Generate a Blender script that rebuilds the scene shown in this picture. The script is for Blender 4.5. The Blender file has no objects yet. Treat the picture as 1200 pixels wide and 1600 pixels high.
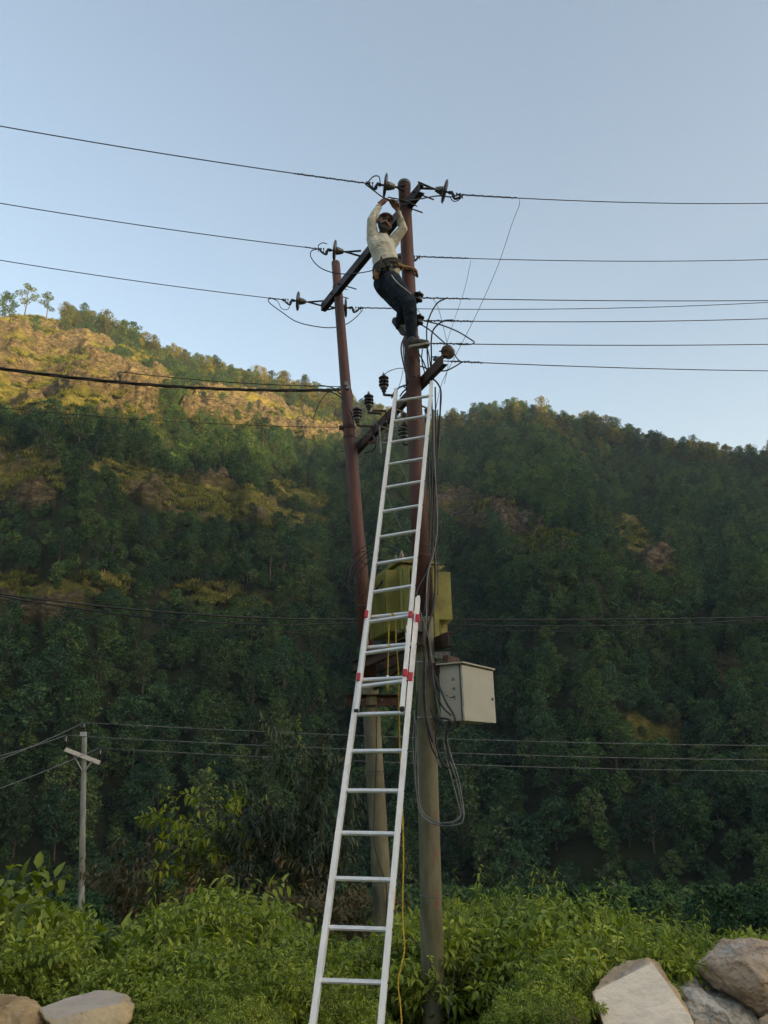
import bpy, bmesh, math, random
import numpy as np
from mathutils import Vector, Matrix, Euler

S = bpy.context.scene
COL = S.collection
PI = math.pi

# ------------------------------------------------------------------ camera
FPX = 1209.0                      # focal length in pixels of the 1200x1600 photograph
PITCH = math.radians(18.0)
ROLL = math.radians(1.3)
EYE = Vector((0, 0, 1.6))
cam_d = bpy.data.cameras.new('camera')
cam = bpy.data.objects.new('camera', cam_d)
COL.objects.link(cam)
S.camera = cam
_f = Vector((0, math.cos(PITCH), math.sin(PITCH)))
_u = Vector((0, -math.sin(PITCH), math.cos(PITCH)))
_r = Vector((1, 0, 0))
CU = _u * math.cos(ROLL) + _r * math.sin(ROLL)
CR = _r * math.cos(ROLL) - _u * math.sin(ROLL)
CF = _f
cam.matrix_world = Matrix(((CR.x, CU.x, -CF.x, EYE.x), (CR.y, CU.y, -CF.y, EYE.y), (CR.z, CU.z, -CF.z, EYE.z), (0, 0, 0, 1)))
cam_d.sensor_fit = 'VERTICAL'
cam_d.sensor_height = 36.0
cam_d.lens = FPX / 1600.0 * 36.0
cam_d.clip_start = 0.05
cam_d.clip_end = 6000.0

# ------------------------------------------------------------------ sky and sun
SUN_EL = math.radians(8.5)
SUN_AZ = math.radians(180 - 55)          # clockwise from +Y: behind the camera, to the right
w = bpy.data.worlds.new('World')
S.world = w
w.use_nodes = True
nt = w.node_tree
bg = nt.nodes['Background']
sky = nt.nodes.new('ShaderNodeTexSky')
sky.sky_type = 'NISHITA'
sky.sun_disc = False
sky.sun_elevation = SUN_EL
sky.sun_rotation = SUN_AZ
sky.altitude = 900
sky.air_density = 1.0
sky.dust_density = 5.0
sky.ozone_density = 0.35
hsv = nt.nodes.new('ShaderNodeHueSaturation')
hsv.inputs['Saturation'].default_value = 1.0
nt.links.new(sky.outputs[0], hsv.inputs['Color'])
nt.links.new(hsv.outputs[0], bg.inputs[0])
bg.inputs[1].default_value = 0.15
sd = bpy.data.lights.new('sun', 'SUN')
sd.energy = 5.0
sd.angle = math.radians(0.5)
sd.color = (1.0, 0.70, 0.27)
sun = bpy.data.objects.new('sun', sd)
COL.objects.link(sun)
SUN_DIR = Vector((math.sin(SUN_AZ) * math.cos(SUN_EL), math.cos(SUN_AZ) * math.cos(SUN_EL), math.sin(SUN_EL)))
sun.rotation_euler = SUN_DIR.to_track_quat('Z', 'Y').to_euler()
S.view_settings.view_transform = 'Standard'
S.view_settings.look = 'None'
S.view_settings.gamma = 1.0
S.view_settings.use_curve_mapping = False
S.view_settings.exposure = 1.65
try:
    S.cycles.max_bounces = 6
    S.cycles.transparent_max_bounces = 6
    S.cycles.diffuse_bounces = 3
except Exception:
    pass

# ------------------------------------------------------------------ helpers
def ray(px, py):
    return CR * ((px - 600) / FPX) + CU * ((800 - py) / FPX) + CF
def P(px, py, Y):
    "point seen at pixel (px, py) of the photograph, Y metres in front of the camera"
    d = ray(px, py)
    return EYE + d * (Y / d.y)
def PZ(px, py, Z):
    d = ray(px, py)
    return EYE + d * ((Z - EYE.z) / d.z)
def topix(p):
    q = Vector(p) - EYE
    z = q.dot(CF)
    return 600 + FPX * q.dot(CR) / z, 800 - FPX * q.dot(CU) / z

def tag(o, label=None, cat=None, group=None, kind=None):
    if label: o['label'] = label
    if cat: o['category'] = cat
    if group: o['group'] = group
    if kind: o['kind'] = kind
    return o
def empty(name, loc=(0, 0, 0), label=None, cat=None, group=None):
    o = bpy.data.objects.new(name, None)
    COL.objects.link(o)
    o.location = loc
    o.empty_display_size = 0.2
    return tag(o, label, cat, group)
def link_mesh(name, me, parent=None, mat=None, smooth=None):
    o = bpy.data.objects.new(name, me)
    COL.objects.link(o)
    if mat is not None and not me.materials:
        me.materials.append(mat)
    if smooth is not None:
        me.polygons.foreach_set('use_smooth', [smooth] * len(me.polygons))
    if parent is not None:
        o.parent = parent
        o.matrix_parent_inverse = Matrix.Translation(-Vector(parent.location)) if parent.rotation_euler.z == 0 else (Matrix.LocRotScale(parent.location, parent.rotation_euler, parent.scale)).inverted()
    return o
def from_bm(name, bm, parent=None, mat=None, smooth=False):
    bmesh.ops.recalc_face_normals(bm, faces=bm.faces)
    me = bpy.data.meshes.new(name)
    bm.to_mesh(me)
    bm.free()
    return link_mesh(name, me, parent, mat, smooth)

class B:
    "collects simple solids into one mesh"
    def __init__(self):
        self.bm = bmesh.new()
    def box(self, c, size, rot=None, bevel=0.0):
        m = Matrix.Translation(Vector(c)) @ (rot.to_4x4() if rot is not None else Matrix.Identity(4)) @ Matrix.Diagonal((size[0], size[1], size[2], 1))
        g = bmesh.ops.create_cube(self.bm, size=1.0, matrix=m)
        if bevel > 0:
            es = list({e for v in g['verts'] for e in v.link_edges})
            bmesh.ops.bevel(self.bm, geom=es, offset=bevel, segments=1, affect='EDGES')
        return self
    def rod(self, a, b, r0, r1=None, seg=10, caps=True):
        a = Vector(a); b = Vector(b); d = b - a
        q = d.to_track_quat('Z', 'Y').to_matrix().to_4x4()
        m = Matrix.Translation((a + b) / 2) @ q
        bmesh.ops.create_cone(self.bm, cap_ends=caps, segments=seg, radius1=r0, radius2=r0 if r1 is None else r1, depth=d.length, matrix=m)
        return self
    def beam(self, a, b, wx, wy, up=Vector((0, 0, 1)), bevel=0.0):
        a = Vector(a); b = Vector(b); d = (b - a)
        z = d.normalized()
        x = up.cross(z)
        if x.length < 1e-4: x = Vector((1, 0, 0))
        x.normalize(); y = z.cross(x)
        R = Matrix((x, y, z)).transposed()
        return self.box((a + b) / 2, (wx, wy, d.length), R, bevel)
    def lathe(self, a, axis, prof, seg=16):
        "prof: list of (radius, distance along axis)"
        axis = Vector(axis).normalized()
        R = axis.to_track_quat('Z', 'Y').to_matrix()
        rings = []
        for r, h in prof:
            ring = []
            for k in range(seg):
                t = 2 * PI * k / seg
                ring.append(self.bm.verts.new(Vector(a) + R @ Vector((r * math.cos(t), r * math.sin(t), h))))
            rings.append(ring)
        for i in range(len(rings) - 1):
            for k in range(seg):
                self.bm.faces.new((rings[i][k], rings[i][(k + 1) % seg], rings[i + 1][(k + 1) % seg], rings[i + 1][k]))
        self.bm.faces.new(rings[0][::-1]); self.bm.faces.new(rings[-1])
        return self
    def tube(self, pts, r, seg=6, smooth_n=0, taper=None):
        pts = [Vector(p) for p in pts]
        if smooth_n: pts = catmull(pts, smooth_n)
        n = len(pts)
        prev = None; x = None
        rings = []
        for i, p in enumerate(pts):
            t = (pts[min(i + 1, n - 1)] - pts[max(i - 1, 0)])
            if t.length < 1e-9: t = Vector((0, 0, 1))
            t.normalize()
            if x is None:
                x = t.cross(Vector((0, 0, 1)))
                if x.length < 1e-3: x = t.cross(Vector((1, 0, 0)))
            x = (x - t * x.dot(t))
            x.normalize(); y = t.cross(x)
            rr = r if taper is None else r * (1 + (taper - 1) * i / (n - 1))
            rings.append([self.bm.verts.new(p + (x * math.cos(2 * PI * k / seg) + y * math.sin(2 * PI * k / seg)) * rr) for k in range(seg)])
        for i in range(n - 1):
            for k in range(seg):
                self.bm.faces.new((rings[i][k], rings[i][(k + 1) % seg], rings[i + 1][(k + 1) % seg], rings[i + 1][k]))
        self.bm.faces.new(rings[0][::-1]); self.bm.faces.new(rings[-1])
        return self
    def make(self, name, mat, parent=None, smooth=False):
        return from_bm(name, self.bm, parent, mat, smooth)

def catmull(pts, n):
    out = []
    q = [pts[0] * 2 - pts[1]] + list(pts) + [pts[-1] * 2 - pts[-2]]
    for i in range(1, len(q) - 2):
        for k in range(n):
            t = k / n
            p0, p1, p2, p3 = q[i - 1], q[i], q[i + 1], q[i + 2]
            out.append(0.5 * ((2 * p1) + (p2 - p0) * t + (2 * p0 - 5 * p1 + 4 * p2 - p3) * t * t + (3 * p1 - p0 - 3 * p2 + p3) * t ** 3))
    out.append(pts[-1])
    return out

# ---- numpy value noise
def _h(ix, iy, iz, seed):
    h = (ix.astype(np.int64) * 374761393 + iy.astype(np.int64) * 668265263 + iz.astype(np.int64) * 2147483647 + seed * 1274126177) & 0xFFFFFFFF
    h = ((h ^ (h >> 13)) * 1274126177) & 0xFFFFFFFF
    h = (h ^ (h >> 16)) & 0xFFFFFFFF
    return h / 4294967295.0
def vnoise(x, y, z=None, seed=0):
    x = np.asarray(x, float); y = np.asarray(y, float)
    z = np.zeros_like(x) if z is None else np.asarray(z, float)
    ix, iy, iz = np.floor(x), np.floor(y), np.floor(z)
    fx, fy, fz = x - ix, y - iy, z - iz
    fx = fx * fx * (3 - 2 * fx); fy = fy * fy * (3 - 2 * fy); fz = fz * fz * (3 - 2 * fz)
    r = 0
    for a in (0, 1):
        for b in (0, 1):
            for c in (0, 1):
                wgt = (fx if a else 1 - fx) * (fy if b else 1 - fy) * (fz if c else 1 - fz)
                r = r + wgt * _h(ix + a, iy + b, iz + c, seed)
    return r * 2 - 1
def fbm(x, y, z=None, oct=4, seed=0, gain=0.5):
    r = 0; a = 1.0; s = 1.0; t = 0
    for k in range(oct):
        r = r + a * vnoise(np.asarray(x) * s, np.asarray(y) * s, None if z is None else np.asarray(z) * s, seed + k * 17)
        t += a; a *= gain; s *= 2.03
    return r / t
def sstep(a, b, x):
    t = np.clip((x - a) / (b - a), 0, 1)
    return t * t * (3 - 2 * t)

# ------------------------------------------------------------------ materials
def new_mat(name):
    m = bpy.data.materials.new(name)
    m.use_nodes = True
    n = m.node_tree
    return m, n, n.nodes['Principled BSDF']
def N(nt_, typ, **kw):
    n = nt_.nodes.new(typ)
    for k, v in kw.items(): setattr(n, k, v)
    return n
def ramp(nt_, stops, fac):
    r = nt_.nodes.new('ShaderNodeValToRGB')
    e = r.color_ramp.elements
    while len(e) < len(stops): e.new(0.5)
    for i, (p, c) in enumerate(stops):
        e[i].position = p
        e[i].color = (*c, 1)
    nt_.links.new(fac, r.inputs[0])
    return r
def surf_mat(name, c0, c1, scale=8.0, rough=0.7, metal=0.0, bump=0.2, stretch=(1, 1, 1), c2=None, scale2=2.5, detail=6, lo=0.35, hi=0.65, spec=0.5, amt2=(0.5, 0.68), bdist=0.01):
    "two tone procedural surface with optional patches of a third colour and fine relief, in object space"
    m, n, b = new_mat(name)
    tc = N(n, 'ShaderNodeTexCoord')
    mp = N(n, 'ShaderNodeMapping'); mp.inputs['Scale'].default_value = stretch
    n.links.new(tc.outputs['Object'], mp.inputs[0])
    no = N(n, 'ShaderNodeTexNoise'); no.inputs['Scale'].default_value = scale; no.inputs['Detail'].default_value = detail; no.inputs['Roughness'].default_value = 0.65
    n.links.new(mp.outputs[0], no.inputs['Vector'])
    col = ramp(n, [(lo, c0), (hi, c1)], no.outputs['Fac']).outputs[0]
    if c2 is not None:
        n2 = N(n, 'ShaderNodeTexNoise'); n2.inputs['Scale'].default_value = scale2; n2.inputs['Detail'].default_value = 5
        n.links.new(mp.outputs[0], n2.inputs['Vector'])
        f = ramp(n, [(amt2[0], (0, 0, 0)), (amt2[1], (1, 1, 1))], n2.outputs['Fac'])
        mx = N(n, 'ShaderNodeMix', data_type='RGBA')
        n.links.new(f.outputs[0], mx.inputs[0]); n.links.new(col, mx.inputs[6]); mx.inputs[7].default_value = (*c2, 1)
        col = mx.outputs[2]
    n.links.new(col, b.inputs['Base Color'])
    b.inputs['Roughness'].default_value = rough
    b.inputs['Metallic'].default_value = metal
    b.inputs['Specular IOR Level'].default_value = spec
    if bump:
        bp = N(n, 'ShaderNodeBump'); bp.inputs['Strength'].default_value = bump; bp.inputs['Distance'].default_value = bdist
        n.links.new(no.outputs['Fac'], bp.inputs['Height']); n.links.new(bp.outputs[0], b.inputs['Normal'])
    return m
def leaf_mat(name, dark, mid, light, rare=None, trans=0.25, rough=0.55, objvar=0.5, spec=0.25):
    m, n, b = new_mat(name)
    at = N(n, 'ShaderNodeAttribute'); at.attribute_name = 'rnd'
    oi = N(n, 'ShaderNodeObjectInfo')
    mx = N(n, 'ShaderNodeMath', operation='MULTIPLY'); mx.inputs[1].default_value = 1 - objvar
    n.links.new(at.outputs['Fac'], mx.inputs[0])
    ma = N(n, 'ShaderNodeMath', operation='MULTIPLY_ADD'); ma.inputs[1].default_value = objvar
    n.links.new(oi.outputs['Random'], ma.inputs[0]); n.links.new(mx.outputs[0], ma.inputs[2])
    st = [(0.1, dark), (0.5, mid), (0.88, light)]
    if rare: st.append((0.97, rare))
    col = ramp(n, st, ma.outputs[0])
    n.links.new(col.outputs[0], b.inputs['Base Color'])
    b.inputs['Roughness'].default_value = rough
    b.inputs['Specular IOR Level'].default_value = spec
    if trans > 0:
        tr = N(n, 'ShaderNodeBsdfTranslucent'); ms = N(n, 'ShaderNodeMixShader'); ms.inputs[0].default_value = trans
        hs = N(n, 'ShaderNodeHueSaturation'); hs.inputs['Saturation'].default_value = 1.15; hs.inputs['Value'].default_value = 1.3
        n.links.new(col.outputs[0], hs.inputs['Color']); n.links.new(hs.outputs[0], tr.inputs[0])
        n.links.new(b.outputs[0], ms.inputs[1]); n.links.new(tr.outputs[0], ms.inputs[2])
        n.links.new(ms.outputs[0], n.nodes['Material Output'].inputs[0])
    return m

M = {}
M['leaf_far_a'] = leaf_mat('leaf_far_a', (.014, .040, .014), (.060, .125, .038), (.15, .23, .062), (.22, .22, .06))
M['leaf_far_b'] = leaf_mat('leaf_far_b', (.020, .048, .016), (.080, .135, .042), (.17, .225, .068), (.22, .19, .06))
M['leaf_far_c'] = leaf_mat('leaf_far_c', (.010, .034, .017), (.038, .098, .042), (.105, .19, .068))
M['leaf_ridge_sun_tint'] = leaf_mat('leaf_ridge_sun_tint', (.05, .06, .016), (.16, .165, .035), (.34, .29, .06), (.42, .28, .06), .3)  # dry ridge foliage, brightened with golden low sunlight put into its colour
M['bark_far'] = surf_mat('bark_far', (.035, .03, .024), (.11, .095, .075), scale=1.5, rough=.9, bump=0)
M['steel'] = surf_mat('steel_red_oxide', (.070, .026, .019), (.135, .05, .036), scale=9, rough=.62, metal=.0, bump=.25, stretch=(1, 1, .25), c2=(.07, .035, .03), scale2=5, bdist=.004)
M['rust'] = surf_mat('rusted_channel', (.04, .024, .02), (.10, .045, .03), scale=14, rough=.75, bump=.3, bdist=.004)
M['dark_channel'] = surf_mat('dark_channel', (.018, .016, .018), (.045, .03, .028), scale=14, rough=.6, bump=.3, bdist=.004)
M['galv'] = surf_mat('galvanised', (.16, .16, .16), (.30, .30, .29), scale=20, rough=.5, metal=.6, bump=.1, bdist=.003)
M['iron'] = surf_mat('black_iron', (.02, .02, .022), (.05, .045, .045), scale=25, rough=.5, metal=.4, bump=.15, bdist=.003)
M['porcelain'] = surf_mat('brown_porcelain', (.022, .018, .018), (.05, .035, .03), scale=6, rough=.18, bump=0, spec=.6)
M['porcelain_grey'] = surf_mat('grey_porcelain', (.055, .055, .048), (.12, .12, .10), scale=6, rough=.25, bump=0, spec=.6)
M['porcelain_tan'] = surf_mat('tan_porcelain', (.16, .12, .08), (.28, .23, .17), scale=6, rough=.3, bump=0, c2=(.05, .04, .035), scale2=6)
M['cable'] = surf_mat('cable_black', (.012, .012, .014), (.03, .03, .032), scale=10, rough=.5, bump=0)
M['wire_grey'] = surf_mat('wire_weathered', (.12, .125, .125), (.22, .22, .215), scale=10, rough=.5, metal=.3, bump=0)
M['wire_dark'] = surf_mat('conductor_dark', (.03, .032, .036), (.07, .07, .075), scale=10, rough=.5, metal=.3, bump=0)
M['alu'] = surf_mat('ladder_aluminium', (.80, .795, .77), (.91, .90, .875), scale=5, rough=.36, metal=.1, bump=.04, stretch=(3, 3, .4), c2=(.64, .62, .59), scale2=4, amt2=(.55, .8), bdist=.002)
M['alu_rung'] = surf_mat('rung_aluminium', (.66, .66, .655), (.82, .815, .80), scale=9, rough=.32, metal=.4, bump=.05, bdist=.002)
M['red_plastic'] = surf_mat('red_plastic', (.42, .015, .03), (.55, .03, .05), scale=7, rough=.4, bump=.03)
M['hole'] = surf_mat('hole_dark', (.01, .01, .01), (.03, .03, .03), bump=0)
M['yellow_rope'] = surf_mat('yellow_rope', (.32, .2, .02), (.62, .42, .04), scale=60, rough=.8, bump=.5, bdist=.003)
M['yellow_sticker'] = surf_mat('yellow_sticker', (.62, .36, .02), (.72, .45, .04), scale=9, rough=.45, bump=0)

# ------------------------------------------------------------------ terrain
def az_el(px, py):
    d = ray(px, py)
    return math.atan2(d.x, d.y), math.atan2(d.z, math.hypot(d.x, d.y))
SKY_PX = [(-500, 470), (-250, 470), (-100, 482), (0, 490), (60, 492), (120, 502), (200, 534), (250, 556), (300, 578), (400, 600), (480, 612), (560, 645), (640, 670), (700, 664), (760, 652), (850, 655), (930, 675), (1000, 697), (1100, 716), (1200, 730), (1350, 745), (1600, 730), (1900, 760)]
_sk = sorted(az_el(*p) for p in SKY_PX)
SK_A = np.array([a for a, e in _sk]); SK_T = np.array([math.tan(e) for a, e in _sk])
R0, R1, ZB = 130.0, 480.0, -24.0
def ridge_r(az):
    return R1 + 22 * np.sin(az * 5 + 1) + 10 * np.sin(az * 13)
def mtn_z(az, r):
    rr = ridge_r(az)
    tan_s = np.interp(az, SK_A, SK_T)
    zr = tan_s * rr
    t = (r - R0) / (rr - R0)
    x = np.sin(az) * r; y = np.cos(az) * r
    g = np.clip(t, 0, 1)
    g = g + 0.075 * np.sin(g * PI) * (1 - .4 * g)
    z = ZB + (zr - ZB) * g
    env = np.sin(np.clip(t, 0, 1) * PI) ** .7
    # gullies and spurs that run down the slope
    sp = fbm(az * 9 + 3 + 0.35 * fbm(x / 90, y / 90, seed=5), r / 400, oct=3, seed=11)
    z = z + env * 40 * sp
    z = z + env * 11 * fbm(x / 42, y / 42, oct=3, seed=3)
    # gully left of the poles, spurs of the grassy bluff and of the right-hand rib
    z = z - env * 34 * np.exp(-((az - (-0.045)) / .05) ** 2)
    z = z + env * 12 * np.exp(-((az - (-0.36)) / .11) ** 2)
    z = z + env * 13 * np.exp(-((az - (0.235 + 0.10 * (0.5 - t))) / .055) ** 2)
    tan_here = z / np.maximum(r, 1)
    lim = tan_s * (0.999 - 0.10 * np.clip((1 - t) * 2.5, 0, 1))
    z = np.where(t < 1, np.minimum(z, lim * r), z)
    over = np.clip(r - rr, 0, None)
    z = np.where(t >= 1, zr - over * 0.22, z)
    return z + 0.0

# open places (grass and rock) given where the photograph shows them: centre, half sizes, tilt, rockiness
OPEN = [(60, 545, 150, 62, 12, .66), (175, 600, 110, 60, 20, .85), (60, 625, 110, 42, 5, .45), (400, 640, 150, 34, 8, .85), (500, 670, 70, 28, 10, .9), (215, 545, 40, 22, 30, .3),
        (30, 745, 90, 50, 22, .6), (330, 785, 150, 34, 8, .65), (230, 745, 110, 14, 12, .4), (40, 935, 120, 42, 8, .35), (460, 770, 60, 18, 15, .5), (150, 915, 60, 18, 8, .3), (330,930,90,18,5,.2),
        (770, 805, 100, 32, 16, .8), (700, 790, 40, 20, 0, .8), (1000, 845, 62, 22, 38, .3), (1035, 895, 45, 30, 50, .9), (1140, 1045, 26, 34, 20, .8), (1020, 1150, 60, 34, 15, .5), (860, 850, 60, 24, 10, .4), (930,640,30,8,0,.5)]
def open_mask(px, py):
    best = np.zeros_like(px); rock = np.zeros_like(px)
    wob = fbm(px / 38, py / 24, oct=4, seed=21)
    for cx, cy, a, b, tilt, rk in OPEN:
        t = math.radians(tilt)
        dx = px - cx; dy = py - cy
        u = (dx * math.cos(t) + dy * math.sin(t)) / a
        v = (-dx * math.sin(t) + dy * math.cos(t)) / b
        d = 1 - sstep(.55, 1.25, np.sqrt(u * u + v * v) + wob * .45)
        rock = np.where(d > best, rk, rock)
        best = np.maximum(best, d)
    return best, rock

def np_pix(x, y, z):
    qx, qy, qz = x - EYE.x, y - EYE.y, z - EYE.z
    zz = qx * CF.x + qy * CF.y + qz * CF.z
    zz = np.where(zz < 1, 1, zz)
    return 600 + FPX * (qx * CR.x + qy * CR.y + qz * CR.z) / zz, 800 - FPX * (qx * CU.x + qy * CU.y + qz * CU.z) / zz

def grid_mesh(name, X, Y, Z, attrs=None, mat=None, smooth=True):
    nr, nc = X.shape
    me = bpy.data.meshes.new(name)
    me.vertices.add(nr * nc)
    co = np.stack([X, Y, Z], -1).reshape(-1).astype(np.float32)
    me.vertices.foreach_set('co', co)
    i = np.arange(nr * nc).reshape(nr, nc)
    q = np.stack([i[:-1, :-1], i[:-1, 1:], i[1:, 1:], i[1:, :-1]], -1).reshape(-1, 4)
    nf = len(q)
    me.loops.add(nf * 4); me.polygons.add(nf)
    me.loops.foreach_set('vertex_index', q.reshape(-1).astype(np.int32))
    me.polygons.foreach_set('loop_start', (np.arange(nf) * 4).astype(np.int32))
    me.polygons.foreach_set('use_smooth', np.full(nf, smooth))
    me.update(calc_edges=True)
    for k, a in (attrs or {}).items():
        at = me.attributes.new(k, 'FLOAT', 'POINT')
        at.data.foreach_set('value', a.reshape(-1).astype(np.float32))
    o = link_mesh(name, me, None, mat)
    return o

def mountain_material():
    m, n, b = new_mat('mountain_ground')
    geo = N(n, 'ShaderNodeNewGeometry')
    ao = N(n, 'ShaderNodeAttribute'); ao.attribute_name = 'open'
    ar = N(n, 'ShaderNodeAttribute'); ar.attribute_name = 'rock'
    def noise(s, d=6, sc=(1, 1, 1)):
        mp = N(n, 'ShaderNodeMapping'); mp.inputs['Scale'].default_value = sc
        n.links.new(geo.outputs['Position'], mp.inputs[0])
        q = N(n, 'ShaderNodeTexNoise'); q.inputs['Scale'].default_value = s; q.inputs['Detail'].default_value = d; q.inputs['Roughness'].default_value = .80
        n.links.new(mp.outputs[0], q.inputs['Vector']); return q.outputs['Fac']
    forest = ramp(n, [(.3, (.016, .026, .010)), (.7, (.04, .05, .02))], noise(.3))
    grass = ramp(n, [(.36, (.028, .044, .012)), (.5, (.14, .135, .030)), (.64, (.33, .27, .07))], noise(.16, 12))
    rock = ramp(n, [(.38, (.026, .022, .016)), (.5, (.125, .10, .062)), (.64, (.33, .265, .165))], noise(.30, 12, (1, 1, 3.5)))
    m1 = N(n, 'ShaderNodeMix', data_type='RGBA'); m1.clamp_factor = True
    n.links.new(ar.outputs['Fac'], m1.inputs[0]); n.links.new(grass.outputs[0], m1.inputs[6]); n.links.new(rock.outputs[0], m1.inputs[7])
    m2 = N(n, 'ShaderNodeMix', data_type='RGBA')
    n.links.new(ao.outputs['Fac'], m2.inputs[0]); n.links.new(forest.outputs[0], m2.inputs[6]); n.links.new(m1.outputs[2], m2.inputs[7])
    n.links.new(m2.outputs[2], b.inputs['Base Color'])
    b.inputs['Roughness'].default_value = .95; b.inputs['Specular IOR Level'].default_value = .1
    bp = N(n, 'ShaderNodeBump'); bp.inputs['Strength'].default_value = 1.0; bp.inputs['Distance'].default_value = 1.6
    n.links.new(noise(.8, 8, (1, 1, 2)), bp.inputs['Height']); n.links.new(bp.outputs[0], b.inputs['Normal'])
    return m
M['mountain'] = mountain_material()

az = np.concatenate([np.linspace(-1.35, -.50, 60)[:-1], np.linspace(-.50, .50, 760), np.linspace(.50, 1.35, 60)[1:]])
rd = np.concatenate([np.linspace(R0 - 12, 520, 470), np.linspace(525, 900, 26)])
AZ, RD = np.meshgrid(az, rd)
MZ = mtn_z(AZ, RD)
MX = np.sin(AZ) * RD; MY = np.cos(AZ) * RD
ppx, ppy = np_pix(MX, MY, MZ)
om, rk = open_mask(ppx, ppy)
inner = sstep(R0, R0 + 20, RD) * (RD < ridge_r(AZ) + 4)
om = sstep(.36, .62, om + .16 * fbm(MX / 5, MY / 5, MZ / 5, oct=3, seed=25)) * inner
om = np.where((ppx > 100) & (ridge_r(AZ) - RD < 22), 0, om)
# rock ledges and broken relief in the open places
led = fbm(MX / 26 + MZ / 40, MY / 60, MZ / 7.0, oct=4, seed=31)
rdg = 1 - np.abs(fbm(MX / 11, MY / 11, MZ / 5, oct=4, seed=37)) * 2.4
rockm = om * sstep(-.10, .28, led + (rk - .55) * 1.1)
disp = om * (3.0 * fbm(MX / 8, MY / 8, MZ / 4, oct=5, seed=41)) + rockm * (rdg * 6.5 - 2.4) + om * 4.5 * fbm(MX / 28, MY / 28, MZ / 16, oct=3, seed=43) + .8 * fbm(MX / 9, MY / 9, oct=3, seed=44) * inner
near_ridge = np.clip((ridge_r(AZ) - RD) / 12, 0, 1)
MZ2 = MZ + disp * .8 * near_ridge
MR = RD - disp * .7 * near_ridge
mountain = grid_mesh('mountain', np.sin(AZ) * MR, np.cos(AZ) * MR, MZ2, {'open': om, 'rock': rockm}, M['mountain'], smooth=True)
tag(mountain, 'steep forested mountainside with grassy and rocky bluffs', None, None, 'structure')

# ---- near ground: road shoulder, bank falling to the valley floor
GY = [-2000, 5.2, 5.7, 6.4, 7.8, 9.6, 14, 30, 60, 130, 2000]
GZ = [0, 0, -.10, -.36, -.80, -1.12, -1.9, -5.3, -11, -20, -60]
def ground_z(x, y):
    z = np.interp(y, GY, GZ)
    far = sstep(4, 30, np.abs(y) + np.abs(x) * .6)
    return z + .05 * fbm(np.asarray(x) * .9, np.asarray(y) * .9, oct=3, seed=51) * sstep(5.3, 7.0, y) + .5 * far * fbm(np.asarray(x) / 9, np.asarray(y) / 9, oct=2, seed=53) * sstep(8, 30, y)
def gz(x, y):
    return float(ground_z(np.array([x], float), np.array([y], float))[0])
M['ground'] = surf_mat('ground_soil', (.07, .055, .035), (.17, .14, .09), scale=3.0, rough=.95, bump=.6, c2=(.05, .07, .02), scale2=.8, amt2=(.42, .6), bdist=.05, spec=.15)
ga = np.linspace(-PI, PI, 181)
gr = np.concatenate([np.array([.01]), np.geomspace(.6, 60, 110), np.geomspace(64, 2000, 28)])
GA, GR = np.meshgrid(ga, gr)
gx = np.sin(GA) * GR; gy = np.cos(GA) * GR
ground = grid_mesh('ground', gx, gy, ground_z(gx, gy), {}, M['ground'])
tag(ground, 'earth bank at the roadside falling away to the valley', None, None, 'structure')

# ---- the opposite side of the valley, behind the camera: its crest throws the evening shadow
EDGE = [(-300, 640), (0, 655), (100, 668), (200, 690), (330, 712), (420, 732), (480, 722), (520, 690), (560, 660), (640, 655), (690, 683), (740, 702), (870, 708), (930, 698), (1000, 706), (1080, 718, 12), (1200, 731, 22), (1500, 740, 26)]
def hit_mtn(px, py):
    d = ray(px, py)
    a = math.atan2(d.x, d.y); te = d.z / math.hypot(d.x, d.y)
    rs = np.linspace(R0, 520, 800)
    zz = mtn_z(np.full_like(rs, a), rs)
    ok = np.nonzero((zz - EYE.z) / rs >= te)[0]
    r = rs[ok[0]] if len(ok) else rs[-1]
    return Vector((math.sin(a) * r, math.cos(a) * r, EYE.z + te * r))
CREST_Y = -420.0
cr = []
for e in EDGE:
    p = hit_mtn(e[0], e[1]); p.z += e[2] if len(e) > 2 else 0
    k = (CREST_Y - p.y) / SUN_DIR.y
    q = p + SUN_DIR * k
    cr.append((q.x, q.z))
cr.sort()
cr = [(-1500, 140), (-300, 150), (cr[0][0] - 420, 185), (cr[0][0] - 160, cr[0][1] - 60)] + cr + [(cr[-1][0] + 300, cr[-1][1] - 20)]
CX = np.array([c[0] for c in cr]); CZ = np.array([c[1] for c in cr])
hy = np.linspace(-110, -1250, 110)
hx = np.linspace(-1200, 2100, 560)
HX, HY = np.meshgrid(hx, hy)
cz = np.interp(HX, CX, CZ)
cz = cz + 5 * vnoise(HX / 14, HX * 0, seed=61) + 2.0 * vnoise(HX / 5, HX * 0, seed=62)
t = np.where(HY > CREST_Y, (HY - (-130)) / (CREST_Y + 130), 1 - (CREST_Y - HY) / 900)
HZ = np.clip(t, -.1, 1) * cz - 3
HZ = HZ + 9 * fbm(HX / 50, HY / 50, oct=4, seed=63) * np.sin(np.clip(t, 0, 1) * PI)
M['hill_forest'] = surf_mat('hill_forest', (.018, .03, .012), (.06, .075, .025), scale=.12, rough=.95, bump=1.0, detail=9, bdist=3, spec=.1)
hill = grid_mesh('hill', HX, HY, HZ, {}, M['hill_forest'])
tag(hill, 'forested valley side behind the viewer', None, None, 'structure')

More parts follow.
